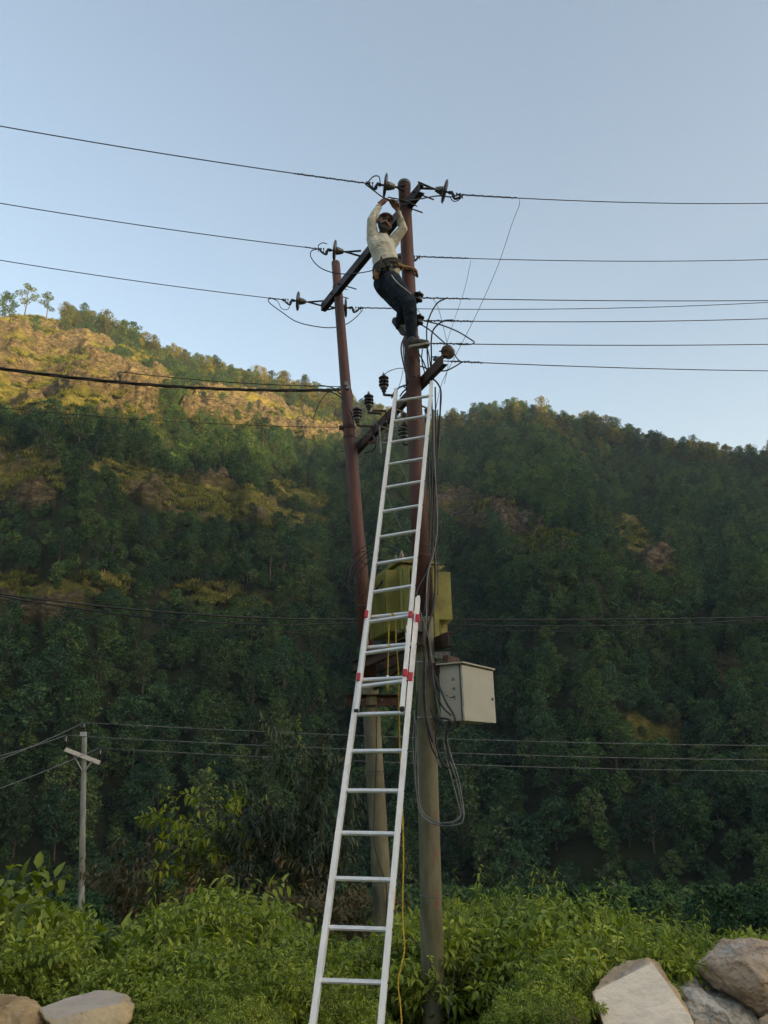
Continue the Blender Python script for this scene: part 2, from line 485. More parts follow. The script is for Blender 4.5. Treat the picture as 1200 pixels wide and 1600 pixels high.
# ------------------------------------------------------------------ leaf clouds
def leaf_mesh(name, base, dirv, nrm, L, W, mats, rnd=None, fold=.25, droop=.2, six=False, extra=None, mat_idx=None):
    "many small leaves in one mesh: each leaf is two (or six) triangles with a fold and a droop"
    base = np.asarray(base); n = len(base)
    d = dirv / (np.linalg.norm(dirv, axis=1, keepdims=True) + 1e-9)
    s = np.cross(d, nrm); s /= (np.linalg.norm(s, axis=1, keepdims=True) + 1e-9)
    u = np.cross(s, d)
    L = L[:, None]; W = W[:, None]
    if six:
        v = np.stack([base,
                      base + d * L * .30 - s * W * .46 + u * W * fold * .8 - u * L * droop * .1,
                      base + d * L * .68 - s * W * .36 + u * W * fold * .5 - u * L * droop * .45,
                      base + d * L * 1.0 - u * L * droop,
                      base + d * L * .68 + s * W * .36 + u * W * fold * .5 - u * L * droop * .45,
                      base + d * L * .30 + s * W * .46 + u * W * fold * .8 - u * L * droop * .1,
                      base + d * L * .5 - u * L * droop * .25], 1)
        k = 7
        tri = np.array([[0, 6, 1], [1, 6, 2], [2, 6, 3], [3, 6, 4], [4, 6, 5], [5, 6, 0]])
    else:
        v = np.stack([base, base + d * L * .42 - s * W * .5 + u * W * fold, base + d * L - u * L * droop, base + d * L * .42 + s * W * .5 + u * W * fold], 1)
        k = 4
        tri = np.array([[0, 2, 1], [0, 3, 2]])
    co = v.reshape(-1, 3)
    f = (np.arange(n)[:, None, None] * k + tri[None]).reshape(-1, 3)
    nt3 = len(tri)
    rn = np.random.rand(n) if rnd is None else rnd
    frn = np.repeat(rn, nt3)
    nleaf_f = len(f)
    if extra is not None:                      # (verts, tris) of stems and trunks, second material
        ev, ef = extra
        f = np.concatenate([f, ef + len(co)]); co = np.concatenate([co, ev]); frn = np.concatenate([frn, np.zeros(len(ef))])
    me = bpy.data.meshes.new(name)
    me.vertices.add(len(co)); me.vertices.foreach_set('co', co.reshape(-1).astype(np.float32))
    me.loops.add(len(f) * 3); me.polygons.add(len(f))
    me.loops.foreach_set('vertex_index', f.reshape(-1).astype(np.int32))
    me.polygons.foreach_set('loop_start', (np.arange(len(f)) * 3).astype(np.int32))
    mi = np.zeros(len(f), np.int32); mi[nleaf_f:] = 1
    me.polygons.foreach_set('material_index', mi)
    me.update(calc_edges=True)
    at = me.attributes.new('rnd', 'FLOAT', 'FACE')
    at.data.foreach_set('value', frn.astype(np.float32))
    for mm in mats: me.materials.append(mm)
    return me
def tube_np(paths, seg=5):
    "paths: list of (points Nx3, radii N) -> verts, tris"
    V = []; F = []; o = 0
    for pts, rad in paths:
        pts = np.asarray(pts, float); n = len(pts)
        t = np.gradient(pts, axis=0); t /= (np.linalg.norm(t, axis=1, keepdims=True) + 1e-9)
        ref = np.array([0.3, 1, 0.1]) if abs(t[0][2]) > .6 else np.array([0, 0, 1.])
        x = np.cross(t, ref); x /= (np.linalg.norm(x, axis=1, keepdims=True) + 1e-9)
        y = np.cross(t, x)
        a = np.arange(seg) * 2 * PI / seg
        ring = pts[:, None] + np.asarray(rad)[:, None, None] * (x[:, None] * np.cos(a)[None, :, None] + y[:, None] * np.sin(a)[None, :, None])
        V.append(ring.reshape(-1, 3))
        i = np.arange(n - 1)[:, None] * seg + np.arange(seg)[None]
        j = np.arange(n - 1)[:, None] * seg + (np.arange(seg) + 1)[None] % seg
        F.append(np.stack([i, j, j + seg], -1).reshape(-1, 3) + o); F.append(np.stack([i, j + seg, i + seg], -1).reshape(-1, 3) + o)
        o += n * seg
    return np.concatenate(V), np.concatenate(F)

def tree_parts(rs, H, kind, nleaf, leaf=.42):
    "tapered trunk with limbs, crown of leaf clumps; returns leaf arrays and limb paths"
    R = np.random.RandomState(rs)
    paths = []
    lean = R.uniform(-.06, .06, 2) * H
    tp = np.array([[lean[0] * q ** 1.5 + .02 * H * math.sin(q * 5 + rs) * .4, lean[1] * q ** 1.5, H * .93 * q] for q in np.linspace(0, 1, 8)])
    paths.append((tp, np.linspace(.020 * H, .004 * H, 8)))
    if kind == 'broad':   c0, c1, wd, nl = .26, 1.0, .30, 17
    elif kind == 'round': c0, c1, wd, nl = .18, .98, .36, 18
    elif kind == 'tall':  c0, c1, wd, nl = .22, 1.0, .20, 15
    elif kind == 'pine':  c0, c1, wd, nl = .30, 1.0, .20, 14
    else:                 c0, c1, wd, nl = .45, 1.0, .26, 9      # airy
    cl = []
    for k in range(nl):
        q = (k + .5) / nl
        hh = c0 + (c1 - c0) * q ** .9
        prof = math.sin(min(1, (q * .86 + .14)) * PI) ** .6 if kind != 'pine' else (1.05 - q) ** .8
        rr = wd * H * prof * R.uniform(.35, 1.0)
        a = k * 2.4 + R.uniform(-.5, .5)
        c = np.array([math.cos(a) * rr, math.sin(a) * rr, hh * H * R.uniform(.96, 1.02)])
        c[:2] += lean * hh
        rad = H * R.uniform(.075, .135) * (1 if kind != 'airy' else .8)
        if q > .9: rad *= .7
        cl.append((c, rad))
        zb = max(.2, hh - .16)
        s = np.array([lean[0] * zb, lean[1] * zb, zb * H])
        mid = (s + c) / 2 + np.array([0, 0, -.02 * H])
        paths.append((np.array([s, mid, c]), np.array([.008, .006, .003]) * H))
    per = nleaf // len(cl)
    Bp, D, Nn, Rn = [], [], [], []
    for c, rad in cl:
        v = R.normal(size=(per, 3)); v /= np.linalg.norm(v, axis=1, keepdims=True)
        v[:, 2] = v[:, 2] * .8 + .12
        rr = rad * R.uniform(.25, 1, (per, 1)) ** .45
        p = c + v * rr * np.array([1.15, 1.15, .72])
        Bp.append(p)
        D.append(v * .7 + R.normal(size=(per, 3)) * .6 + np.array([0, 0, -.25]))
        Nn.append(np.array([0, 0, 1.]) + v * .7 + R.normal(size=(per, 3)) * .35)
        Rn.append(np.clip(R.uniform() * .5 + R.uniform(0, .5, per), 0, 1))
    Bp = np.concatenate(Bp); n = len(Bp)
    L = leaf * R.uniform(.6, 1.35, n)
    return Bp, np.concatenate(D), np.concatenate(Nn), L, L * R.uniform(.5, .8, n), np.concatenate(Rn), paths

PROTO = []        # (crown mesh, trunk mesh, joined mesh, height, kind)
for i, (kind, H, nl, leaf, mt) in enumerate([('broad', 11, 1500, .46, 'leaf_far_a'), ('round', 9, 1500, .46, 'leaf_far_c'), ('tall', 13, 1300, .46, 'leaf_far_b'),
                                             ('airy', 11, 750, .40, 'leaf_far_b'), ('pine', 13, 1300, .46, 'leaf_far_c'), ('round', 7, 1200, .42, 'leaf_far_b'), ('broad', 12, 1500, .46, 'leaf_far_c'), ('round', 3.2, 650, .30, 'leaf_far_a'),
                                             ('round', 10, 1400, .44, 'leaf_ridge_sun_tint'), ('tall', 12.5, 1300, .44, 'leaf_ridge_sun_tint'), ('airy', 11, 800, .42, 'leaf_ridge_sun_tint'), ('pine', 13, 1300, .44, 'leaf_far_b')]):
    b_, d_, n_, L_, W_, r_, paths = tree_parts(100 + i, H, kind, nl, leaf)
    ev, ef = tube_np(paths, 5)
    crown = leaf_mesh('crown', b_, d_, n_, L_, W_, [M[mt]], r_)
    joined = leaf_mesh('forest_tree', b_, d_, n_, L_, W_, [M[mt], M['bark_far']], r_, extra=(ev, ef))
    tm = bpy.data.meshes.new('trunk'); tm.from_pydata(ev.tolist(), [], ef.tolist()); tm.materials.append(M['bark_far'])
    PROTO.append((crown, tm, joined, H, kind))

# ---- tree positions on the slope
RT = np.random.RandomState(7)
cand = []
r = R0 + 4.0
while r < 508:
    sp = 4.9 + .9 * (r / 480)
    n = int(2 * .98 * r / sp)
    a = -.98 + (np.arange(n) + RT.uniform(.1, .9, n)) * (1.96 / n)
    rr = r + RT.uniform(-.5, .5, n) * sp * .95
    cand.append(np.stack([a, rr], 1))
    r += sp * .92
for k in range(3):                                   # the crest carries a thicker belt of trees
    n = 150
    a = -.62 + (np.arange(n) + RT.uniform(0, 1, n)) * (1.24 / n)
    cand.append(np.stack([a, ridge_r(a) + RT.uniform(-11, 3, n)], 1))
cand = np.concatenate(cand)
ca, crr = cand[:, 0], cand[:, 1]
tz = mtn_z(ca, crr)
tx, ty = np.sin(ca) * crr, np.cos(ca) * crr
tpx, tpy = np_pix(tx, ty, tz + 3)
o_, k_ = open_mask(tpx, tpy)
dens = 1 - o_ * 1.0
patch = fbm(tx / 24, ty / 24, oct=2, seed=71)
o_ = np.where((tpx > 92) & (ridge_r(ca) - crr < 24), 0, o_)
keep = RT.uniform(0, 1, len(ca)) < np.where(o_ > .25, np.clip(dens - .15, .09, 1) , .97)
bluff = (tpx < 98) & (tpy < 545) & (crr > 440)          # bare crest of the grassy bluff
keep &= ~(bluff & (RT.uniform(0, 1, len(ca)) < .97))
ca, crr, tx, ty, tz, tpx, tpy, o_ = [q[keep] for q in (ca, crr, tx, ty, tz, tpx, tpy, o_)]
nT = len(ca)
ridge_d = ridge_r(ca) - crr
sc = RT.uniform(.62, 1.12, nT) * np.clip(.93 + patch[keep] * .45, .65, 1.35)
kind_i = RT.choice([0, 1, 2, 3, 4, 5, 6, 7], nT, p=[.19, .2, .12, .05, .03, .14, .15, .12])
kind_i = np.where((o_ > .3) & (RT.uniform(0, 1, nT) < .8), 7, kind_i)
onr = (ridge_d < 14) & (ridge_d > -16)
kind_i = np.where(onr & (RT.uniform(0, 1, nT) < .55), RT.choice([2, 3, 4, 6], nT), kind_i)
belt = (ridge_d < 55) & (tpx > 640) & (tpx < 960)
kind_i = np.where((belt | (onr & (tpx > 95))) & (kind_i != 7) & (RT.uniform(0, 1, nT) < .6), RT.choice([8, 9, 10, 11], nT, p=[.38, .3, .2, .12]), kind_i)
sc = np.where(onr, np.clip(sc, .8, 1.1) * RT.uniform(.8, 1.55, nT), sc)
rz = RT.uniform(0, 2 * PI, nT)
order = np.argsort(crr)
inview = (tpx > -20) & (tpx < 1220)
vis_near = [i for i in order if inview[i] and tpy[i] < 1440 and kind_i[i] != 7][:190]
sky_tr = [i for i in np.nonzero(onr & inview & (np.abs(ridge_d) < 8))[0] if kind_i[i] != 7]
RT.shuffle(sky_tr); sky_tr = sky_tr[:96]
solo = set(vis_near) | set(sky_tr)
KN = {'broad': 'spreading', 'round': 'round-crowned', 'tall': 'slender', 'airy': 'thin airy', 'pine': 'pointed', }
def put_tree(i, group, label, cat='tree', name='forest_tree'):
    cr_, tm_, jn, H, kd = PROTO[kind_i[i]]
    t_ = empty(name, (tx[i], ty[i], tz[i] - .5), label, cat, group)
    t_.rotation_euler.z = rz[i]; t_.scale = (sc[i],) * 3
    for nm, me in (('crown', cr_), ('trunk', tm_)):
        c = bpy.data.objects.new(nm, me); COL.objects.link(c); c.parent = t_
    return t_
for i in vis_near:
    zx = [z_ for z_, lim_ in (('left of the distant pole', 112), ('just right of the distant pole', 230), ('above the yellow-green sapling', 400), ('left of the ladder', 540), ('behind the poles', 700), ('below the distribution box', 800), ('above the weeds', 930), ('above the pale slab boulder', 1070), ('at the right edge', 9e9)) if tpx[i] < lim_][0]
    zy = 'lowest' if tpy[i] > 1390 else ('low' if tpy[i] > 1330 else 'higher')
    kd = KN[PROTO[kind_i[i]][4]]
    put_tree(i, 'trees at the foot of the mountainside', f'{kd} dark tree {zy} on the forest slope, {zx}')
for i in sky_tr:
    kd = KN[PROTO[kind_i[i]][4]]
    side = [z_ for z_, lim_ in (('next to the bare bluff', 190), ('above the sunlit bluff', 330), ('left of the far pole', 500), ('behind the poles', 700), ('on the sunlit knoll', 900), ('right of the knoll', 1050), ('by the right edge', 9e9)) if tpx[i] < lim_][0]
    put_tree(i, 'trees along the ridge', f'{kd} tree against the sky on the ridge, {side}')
rest = np.array([i for i in range(nT) if i not in solo])
def lone_tree(px, top, Hm, pi, label, rdist=-3):
    a, e = az_el(px, top + 30)
    rr = float(ridge_r(np.array(a))) + rdist
    z = float(mtn_z(np.array([a]), np.array([rr]))[0])
    p = EYE + ray(px, top) * (math.cos(a) * rr / ray(px, top).y)
    h = max(p.z - z, 4); s_ = h / (PROTO[pi][3] * .98)
    t_ = empty('lone_tree', (math.sin(a) * rr, math.cos(a) * rr, z - .3), label, 'tree', 'lone trees on the bare bluff')
    t_.scale = (s_, s_, s_); t_.rotation_euler.z = px
    for nm, me in (('crown', PROTO[pi][0]), ('trunk', PROTO[pi][1])):
        c = bpy.data.objects.new(nm, me); COL.objects.link(c); c.parent = t_
lone_tree(41, 444, 12, 3, 'tallest thin airy tree standing alone on the bare crest of the sunlit bluff')
lone_tree(74, 458, 12, 3, 'smaller airy tree beside the tallest one on the bare bluff crest')
lone_tree(8, 458, 9, 1, 'dark round tree on the bluff crest at the left edge')


def scatter(name, pts, rot, scl, idx, protos, mat_label):
    "one object whose geometry nodes stand a tree on every point"
    pc = bpy.data.collections.new(name + '_kinds')
    for k, me in enumerate(protos):
        pc.objects.link(bpy.data.objects.new('%s_kind_%02d' % (name, k), me))
    me = bpy.data.meshes.new(name)
    me.vertices.add(len(pts)); me.vertices.foreach_set('co', pts.reshape(-1).astype(np.float32))
    for nm, dat, ty_ in (('rotz', rot, 'FLOAT'), ('scl', scl, 'FLOAT'), ('idx', idx, 'INT')):
        at = me.attributes.new(nm, ty_, 'POINT')
        at.data.foreach_set('value', dat.astype(np.int32 if ty_ == 'INT' else np.float32))
    o = bpy.data.objects.new(name, me); COL.objects.link(o)
    g = bpy.data.node_groups.new(name + '_nodes', 'GeometryNodeTree')
    g.interface.new_socket('Geometry', in_out='INPUT', socket_type='NodeSocketGeometry')
    g.interface.new_socket('Geometry', in_out='OUTPUT', socket_type='NodeSocketGeometry')
    gi = g.nodes.new('NodeGroupInput'); go = g.nodes.new('NodeGroupOutput')
    ip = g.nodes.new('GeometryNodeInstanceOnPoints')
    ci = g.nodes.new('GeometryNodeCollectionInfo'); ci.inputs['Collection'].default_value = pc
    ci.inputs['Separate Children'].default_value = True; ci.inputs['Reset Children'].default_value = True
    def attr(nm, ty_):
        q = g.nodes.new('GeometryNodeInputNamedAttribute'); q.data_type = ty_; q.inputs['Name'].default_value = nm
        return q.outputs[0]
    cx = g.nodes.new('ShaderNodeCombineXYZ'); g.links.new(attr('rotz', 'FLOAT'), cx.inputs[2])
    g.links.new(gi.outputs[0], ip.inputs['Points']); g.links.new(ci.outputs[0], ip.inputs['Instance'])
    ip.inputs['Pick Instance'].default_value = True
    g.links.new(attr('idx', 'INT'), ip.inputs['Instance Index'])
    g.links.new(cx.outputs[0], ip.inputs['Rotation']); g.links.new(attr('scl', 'FLOAT'), ip.inputs['Scale'])
    g.links.new(ip.outputs[0], go.inputs[0])
    md = o.modifiers.new('scatter', 'NODES'); md.node_group = g
    return o
# shrubs that fill the gaps between the trees
nb_ = 15000
ua = RT.uniform(-.62, .62, nb_); ur = np.sqrt(RT.uniform((R0 + 2) ** 2, 500 ** 2, nb_))
uz = mtn_z(ua, ur); ux, uy = np.sin(ua) * ur, np.cos(ua) * ur
upx, upy = np_pix(ux, uy, uz + 1)
uo, uk = open_mask(upx, upy)
kp = RT.uniform(0, 1, nb_) < np.where(uo > .3, .30 - .12 * uk, .9)
ux, uy, uz, uo = ux[kp], uy[kp], uz[kp], uo[kp]
us = np.where(uo > .3, RT.uniform(.3, .95, len(ux)), RT.uniform(.8, 1.7, len(ux)))
un = scatter('undergrowth', np.stack([ux, uy, uz - .3], 1), RT.uniform(0, 6.28, len(ux)), us, np.zeros(len(ux)), [PROTO[7][2]], None)
tag(un, 'low shrubs filling the gaps of the forest and dotting the grassy bluffs', None, None, 'stuff')
# grass tufts on the open slopes
TR = np.random.RandomState(9)
tb_, td_, tn_ = TR.normal(size=(170, 3)) * np.array([.55, .55, .1]), TR.normal(size=(170, 3)) * .6 + np.array([0, 0, 1.1]), TR.normal(size=(170, 3))
M['tuft'] = leaf_mat('slope_grass', (.04, .06, .014), (.14, .155, .034), (.34, .31, .075), None, .3, .8, .6, .1)
tuft = leaf_mesh('grass_tuft', tb_, td_, tn_, TR.uniform(.5, 1.2, 170), TR.uniform(.10, .22, 170), [M['tuft']])
ng = 60000
va = RT.uniform(-.5, .36, ng); vr = np.sqrt(RT.uniform(180.0 ** 2, 486 ** 2, ng))
vz = mtn_z(va, vr); vx, vy = np.sin(va) * vr, np.cos(va) * vr
vpx, vpy = np_pix(vx, vy, vz)
vo, vk = open_mask(vpx, vpy)
clump = fbm(vx / 9, vy / 9, vz / 9, oct=3, seed=91)
kp = (vo > .45) & (RT.uniform(0, 1, ng) < np.clip(.72 - .7 * vk + clump * 2.2, 0, 1))
tg = scatter('hill_grass', np.stack([vx, vy, vz + .25], 1)[kp], RT.uniform(0, 6.28, kp.sum()), RT.uniform(.6, 1.7, kp.sum()), np.zeros(kp.sum()), [tuft], None)
tag(tg, 'golden grass tufts growing on the open bluffs', None, None, 'stuff')
print('tufts', kp.sum())
fo = scatter('forest', np.stack([tx, ty, tz - .5], 1)[rest], rz[rest], sc[rest], kind_i[rest], [p[2] for p in PROTO], None)
tag(fo, 'dense mixed forest covering the shaded mountainside', None, None, 'stuff')

# ------------------------------------------------------------------ evening haze
hb = B(); hb.box((0, 0, 220), (4400, 4200, 620))
mh = bpy.data.materials.new('haze'); mh.use_nodes = True
hn = mh.node_tree; hn.nodes.clear()
ho = hn.nodes.new('ShaderNodeOutputMaterial'); pv = hn.nodes.new('ShaderNodeVolumePrincipled')
pv.inputs['Color'].default_value = (.80, .90, 1.0, 1); pv.inputs['Density'].default_value = 0.00019
pv.inputs['Anisotropy'].default_value = 0.1
hn.links.new(pv.outputs[0], ho.inputs['Volume'])
tag(hb.make('haze', mh), 'thin blue evening haze filling the valley', None, None, 'stuff')
print('crest', CZ.min(), CZ.max(), 'hill top', HZ.max(), 'ground low', ground_z(gx, gy).min())

# ------------------------------------------------------------------ concrete with moss and red paint marks
def concrete_mat(name, tone, marks):
    m, n, b = new_mat(name)
    tc = N(n, 'ShaderNodeTexCoord')
    def nz(s, d=6, sc=(1, 1, 1)):
        mp = N(n, 'ShaderNodeMapping'); mp.inputs['Scale'].default_value = sc
        n.links.new(tc.outputs['Object'], mp.inputs[0])
        q = N(n, 'ShaderNodeTexNoise'); q.inputs['Scale'].default_value = s; q.inputs['Detail'].default_value = d; q.inputs['Roughness'].default_value = .66
        n.links.new(mp.outputs[0], q.inputs['Vector']); return q.outputs['Fac']
    f = nz(7, 8, (1, 1, .35))
    c = ramp(n, [(.3, tuple(v * .62 for v in tone)), (.55, tone), (.75, tuple(v * 1.35 for v in tone))], f).outputs[0]
    mossf = ramp(n, [(.46, (0, 0, 0)), (.66, (.75,) * 3)], nz(2.2, 6, (1.4, 1.4, .3))).outputs[0]
    mx = N(n, 'ShaderNodeMix', data_type='RGBA'); n.links.new(mossf, mx.inputs[0]); n.links.new(c, mx.inputs[6]); mx.inputs[7].default_value = (.075, .08, .03, 1)
    mx2 = N(n, 'ShaderNodeMix', data_type='RGBA'); n.links.new(ramp(n, [(.6, (0, 0, 0)), (.72, (.7,) * 3)], nz(3.3, 7, (1, 1, .5))).outputs[0], mx2.inputs[0])
    n.links.new(mx.outputs[2], mx2.inputs[6]); mx2.inputs[7].default_value = (.05, .048, .04, 1)
    n.links.new(mx2.outputs[2], b.inputs['Base Color'])
    b.inputs['Roughness'].default_value = .9; b.inputs['Specular IOR Level'].default_value = .2
    bp = N(n, 'ShaderNodeBump'); bp.inputs['Strength'].default_value = .45; bp.inputs['Distance'].default_value = .008
    n.links.new(nz(45, 5), bp.inputs['Height']); n.links.new(bp.outputs[0], b.inputs['Normal'])
    return m
M['concrete'] = concrete_mat('mossy_concrete', (.20, .185, .125), True)
M['concrete_pale'] = concrete_mat('pale_concrete', (.30, .30, .27), False)
M['red_paint'] = surf_mat('faded_red_paint', (.24, .10, .06), (.34, .09, .06), scale=40, rough=.8, bump=0)

def pole_profile(bm_b, pts, seg=24):
    "pts: list of (Vector centre, radius) from the bottom up"
    rings = []
    for c, r in pts:
        rings.append([bm_b.bm.verts.new(c + Vector((math.cos(2 * PI * k / seg) * r, math.sin(2 * PI * k / seg) * r, 0))) for k in range(seg)])
    for i in range(len(rings) - 1):
        for k in range(seg):
            bm_b.bm.faces.new((rings[i][k], rings[i][(k + 1) % seg], rings[i + 1][(k + 1) % seg], rings[i + 1][k]))
    bm_b.bm.faces.new(rings[0][::-1]); bm_b.bm.faces.new(rings[-1])
    return bm_b
def lerp(a, b, t): return a + (b - a) * t
def band(name, c, r, h, mat, parent, tilt=(0, 0), lug=None):
    bb = B()
    ax = Vector((tilt[0], tilt[1], 1)).normalized()
    bb.lathe(c - ax * h / 2, ax, [(r, 0), (r, h)], 20)
    if lug is not None:
        l = Vector(lug).normalized()
        bb.box(c + l * (r + .02), (.05, .03, h * 1.2), Matrix.Rotation(math.atan2(l.y, l.x), 3, 'Z'), .003)
        side = Vector((-l.y, l.x, 0))
        bb.rod(c + l * (r + .03) - side * .04, c + l * (r + .03) + side * .04, .007, seg=6)
    return bb.make(name, mat, parent)

# ---- near pole (right) ---------------------------------------------------
YN = 7.8
YF = 9.6
nb, nj, nt_top = P(679.5, 1660, YN), P(662.5, 965, YN), P(631.5, 287, YN)
near_pole = empty('utility_pole', nb, 'nearer tall pole with mossy concrete foot and red steel upper tube behind the ladder top', 'utility pole', 'poles of the transformer stand')
fb, fj, ft = P(610, 1620, YF), P(577.5, 1062, YF), P(524.5, 411, YF)
far_pole = empty('utility_pole', fb, 'farther leaning red steel and concrete pole left of the ladder', 'utility pole', 'poles of the transformer stand')

b = B(); n_ = 14
pole_profile(b, [(lerp(nb, nj, i / n_), .104 - .010 * i / n_) for i in range(n_ + 1)]).make('concrete_base', M['concrete'], near_pole, True)
stp = [(0, .094), (.30, .091), (.305, .088), (.58, .086), (.582, .092), (.60, .092), (.602, .082), (.80, .077), (.985, .074), (.986, .079), (1.0, .079), (1.004, .070)]
b = B()
pole_profile(b, [(lerp(nj, nt_top, t) , r) for t, r in stp]).make('steel_tube', M['steel'], near_pole, True)
b = B(); b.lathe(lerp(nj, nt_top, 1.0) + Vector((0, 0, .004)), (0, 0, 1), [(.080, -.05), (.081, .0), (.06, .022), (.01, .03)], 20); b.make('pole_cap', M['porcelain_grey'], near_pole, True)
for py_, mt, rr in ((1037, 'galv', .099), (1123, 'galv', .1), (1400, 'wire_grey', .103)):
    c = P(665 + (py_ - 1037) * .03, py_, YN)
    t = (c.z - nb.z) / (nj.z - nb.z)
    c = lerp(nb, nj, t)
    band('clamp_band', c, rr + .004, .014 if py_ < 1300 else .005, M[mt], near_pole, (.08, .1), (1, .3, 0) if py_ < 1300 else None)
for t, h in ((.545, .012), (.12, .012), (.14, .012), (.93, .03)):
    c = lerp(nj, nt_top, t)
    rad = np.interp(t, [0, .3, .6, 1], [.094, .088, .087, .08])
    band('clamp_band', c, float(rad) + .004, h, M['rust' if t < .9 else 'dark_channel'], near_pole, (.1, .05))
for t in (.50, .76, .565, .18):                      # drilled holes with dark mouths
    c = lerp(nj, nt_top, t); rad = float(np.interp(t, [0, .3, .6, 1], [.094, .088, .084, .078]))
    b = B(); b.rod(c + Vector((-.02, -rad + .004, 0)), c + Vector((-.02, -rad - .002, 0)), .010, seg=10); b.make('bolt_hole', M['hole'], near_pole)
# red hand painted figures on the concrete
def on_pole(px, py, lift=.0015):
    c = P(px, py, YN)
    t = (c.z - nb.z) / (nj.z - nb.z)
    ctr = lerp(nb, nj, t); rr = .104 - .010 * t + lift
    d = ray(px, py); ox, oy = EYE.x - ctr.x, EYE.y - ctr.y
    A = d.x ** 2 + d.y ** 2; Bq = 2 * (ox * d.x + oy * d.y); Cq = ox * ox + oy * oy - rr * rr
    disc = max(Bq * Bq - 4 * A * Cq, 0)
    return EYE + d * ((-Bq - math.sqrt(disc)) / (2 * A))
def stroke(pts, wd, seg_n=6):
    bm_ = bmesh.new()
    pp = catmull([Vector((p[0], p[1], 0)) for p in pts], seg_n)
    prev = None
    for i, p in enumerate(pp):
        t = (pp[min(i + 1, len(pp) - 1)] - pp[max(i - 1, 0)]).normalized()
        s = Vector((-t.y, t.x, 0)) * wd * (1 + .25 * math.sin(i * 1.7))
        a_ = bm_.verts.new(on_pole(p.x - s.x, p.y - s.y)); b_ = bm_.verts.new(on_pole(p.x + s.x, p.y + s.y))
        if prev: bm_.faces.new((prev[0], prev[1], b_, a_))
        prev = (a_, b_)
    return bm_
for pts in ([(682, 1405), (679.4, 1411), (680.5, 1418), (683, 1419), (685.5, 1414), (685, 1407), (682, 1404.5)],
            [(677, 1397), (681, 1396), (686, 1397)], [(681, 1393), (681, 1396), (679, 1399)],
            [(679, 1327), (680.5, 1338), (679, 1349)], [(684, 1328), (684, 1336)], [(677, 1267), (681, 1272), (683, 1280)]):
    from_bm('painted_mark', stroke(pts, .75), near_pole, M['red_paint'])

# ---- far pole (left)
b = B()
pole_profile(b, [(lerp(fb, fj, i / n_), .112 - .012 * i / n_) for i in range(n_ + 1)]).make('concrete_base', M['concrete'], far_pole, True)
b = B()
pole_profile(b, [(lerp(fj, ft, t), r) for t, r in [(0, .094), (.3, .090), (.305, .085), (.62, .083), (.625, .075), (.85, .066), (1.0, .062), (1.003, .055)]]).make('steel_tube', M['steel'], far_pole, True)
for t, h in ((.15, .02), (.20, .012), (.56, .05), (.535, .012), (.93, .03)):
    c = lerp(fj, ft, t); rad = float(np.interp(t, [0, .3, .6, 1], [.095, .088, .085, .064]))
    band('clamp_band', c, rad + .005, h, M['rust'], far_pole, (.1, .05), (-1, -.2, 0) if t > .54 and t < .6 else None)
for py_ in (1205, 1210, 1383):
    c = P(590, py_, YF); t = (c.z - fb.z) / (fj.z - fb.z); band('clamp_band', lerp(fb, fj, t), .112, .005, M['wire_grey'], far_pole, (.05, .1))
c = lerp(fj, ft, .66)
b = B(); b.box(c + Vector((.01, -.085, .03)), (.05, .03, .06), None, .006).box(c + Vector((.03, -.085, -.03)), (.045, .03, .05), None, .006)
b.make('cable_clip', M['galv'], far_pole)
for t in (.5, .62, .80):
    c = lerp(fj, ft, t)
    b = B(); b.rod(c + Vector((0, -.07, 0)), c + Vector((0, -.085, 0)), .009, seg=8); b.make('bolt_hole', M['hole'], far_pole)

# ---- top crossarm: a pair of channels gripping both poles
ca_r = P(641, 312, YN - .12); Zc = ca_r.z
ca_l = PZ(526, 452, Zc)
ax_arm = (ca_l - ca_r).normalized()
arm_a = PZ(655, 293, Zc) ; arm_b = PZ(502, 480, Zc)
cross_top = empty('crossarm', (arm_a + arm_b) / 2, 'dark steel crossarm joining the two pole tops behind the lineman', 'crossarm')
side = Vector((ax_arm.y, -ax_arm.x, 0))
if side.y > 0: side = -side
def channel(a, bq, w_, h_, t_=.008):
    "C section: web and two flanges"
    d = (bq - a).normalized(); sd_ = Vector((d.y, -d.x, 0)).normalized()
    bb = B()
    bb.beam(a, bq, t_, h_, up=Vector((0, 0, 1)))
    for s in (-1, 1):
        bb.beam(a + Vector((0, 0, s * (h_ / 2 - t_ / 2))) + sd_ * (w_ / 2 + t_ / 2 + .0005), bq + Vector((0, 0, s * (h_ / 2 - t_ / 2))) + sd_ * (w_ / 2 + t_ / 2 + .0005), w_, t_)
    return bb
channel(arm_a, arm_b, .065, .125, .010).make('channel', M['dark_channel'], cross_top)
for cpt in (ca_r, ca_l):
    for s in (-.13, .13):
        b = B(); b.rod(cpt + ax_arm * s + side * .05, cpt + ax_arm * s - side * .25, .009, seg=6)
        b.rod(cpt + ax_arm * s + side * .03, cpt + ax_arm * s + side * .045, .017, seg=6); b.make('bolt', M['iron'], cross_top)

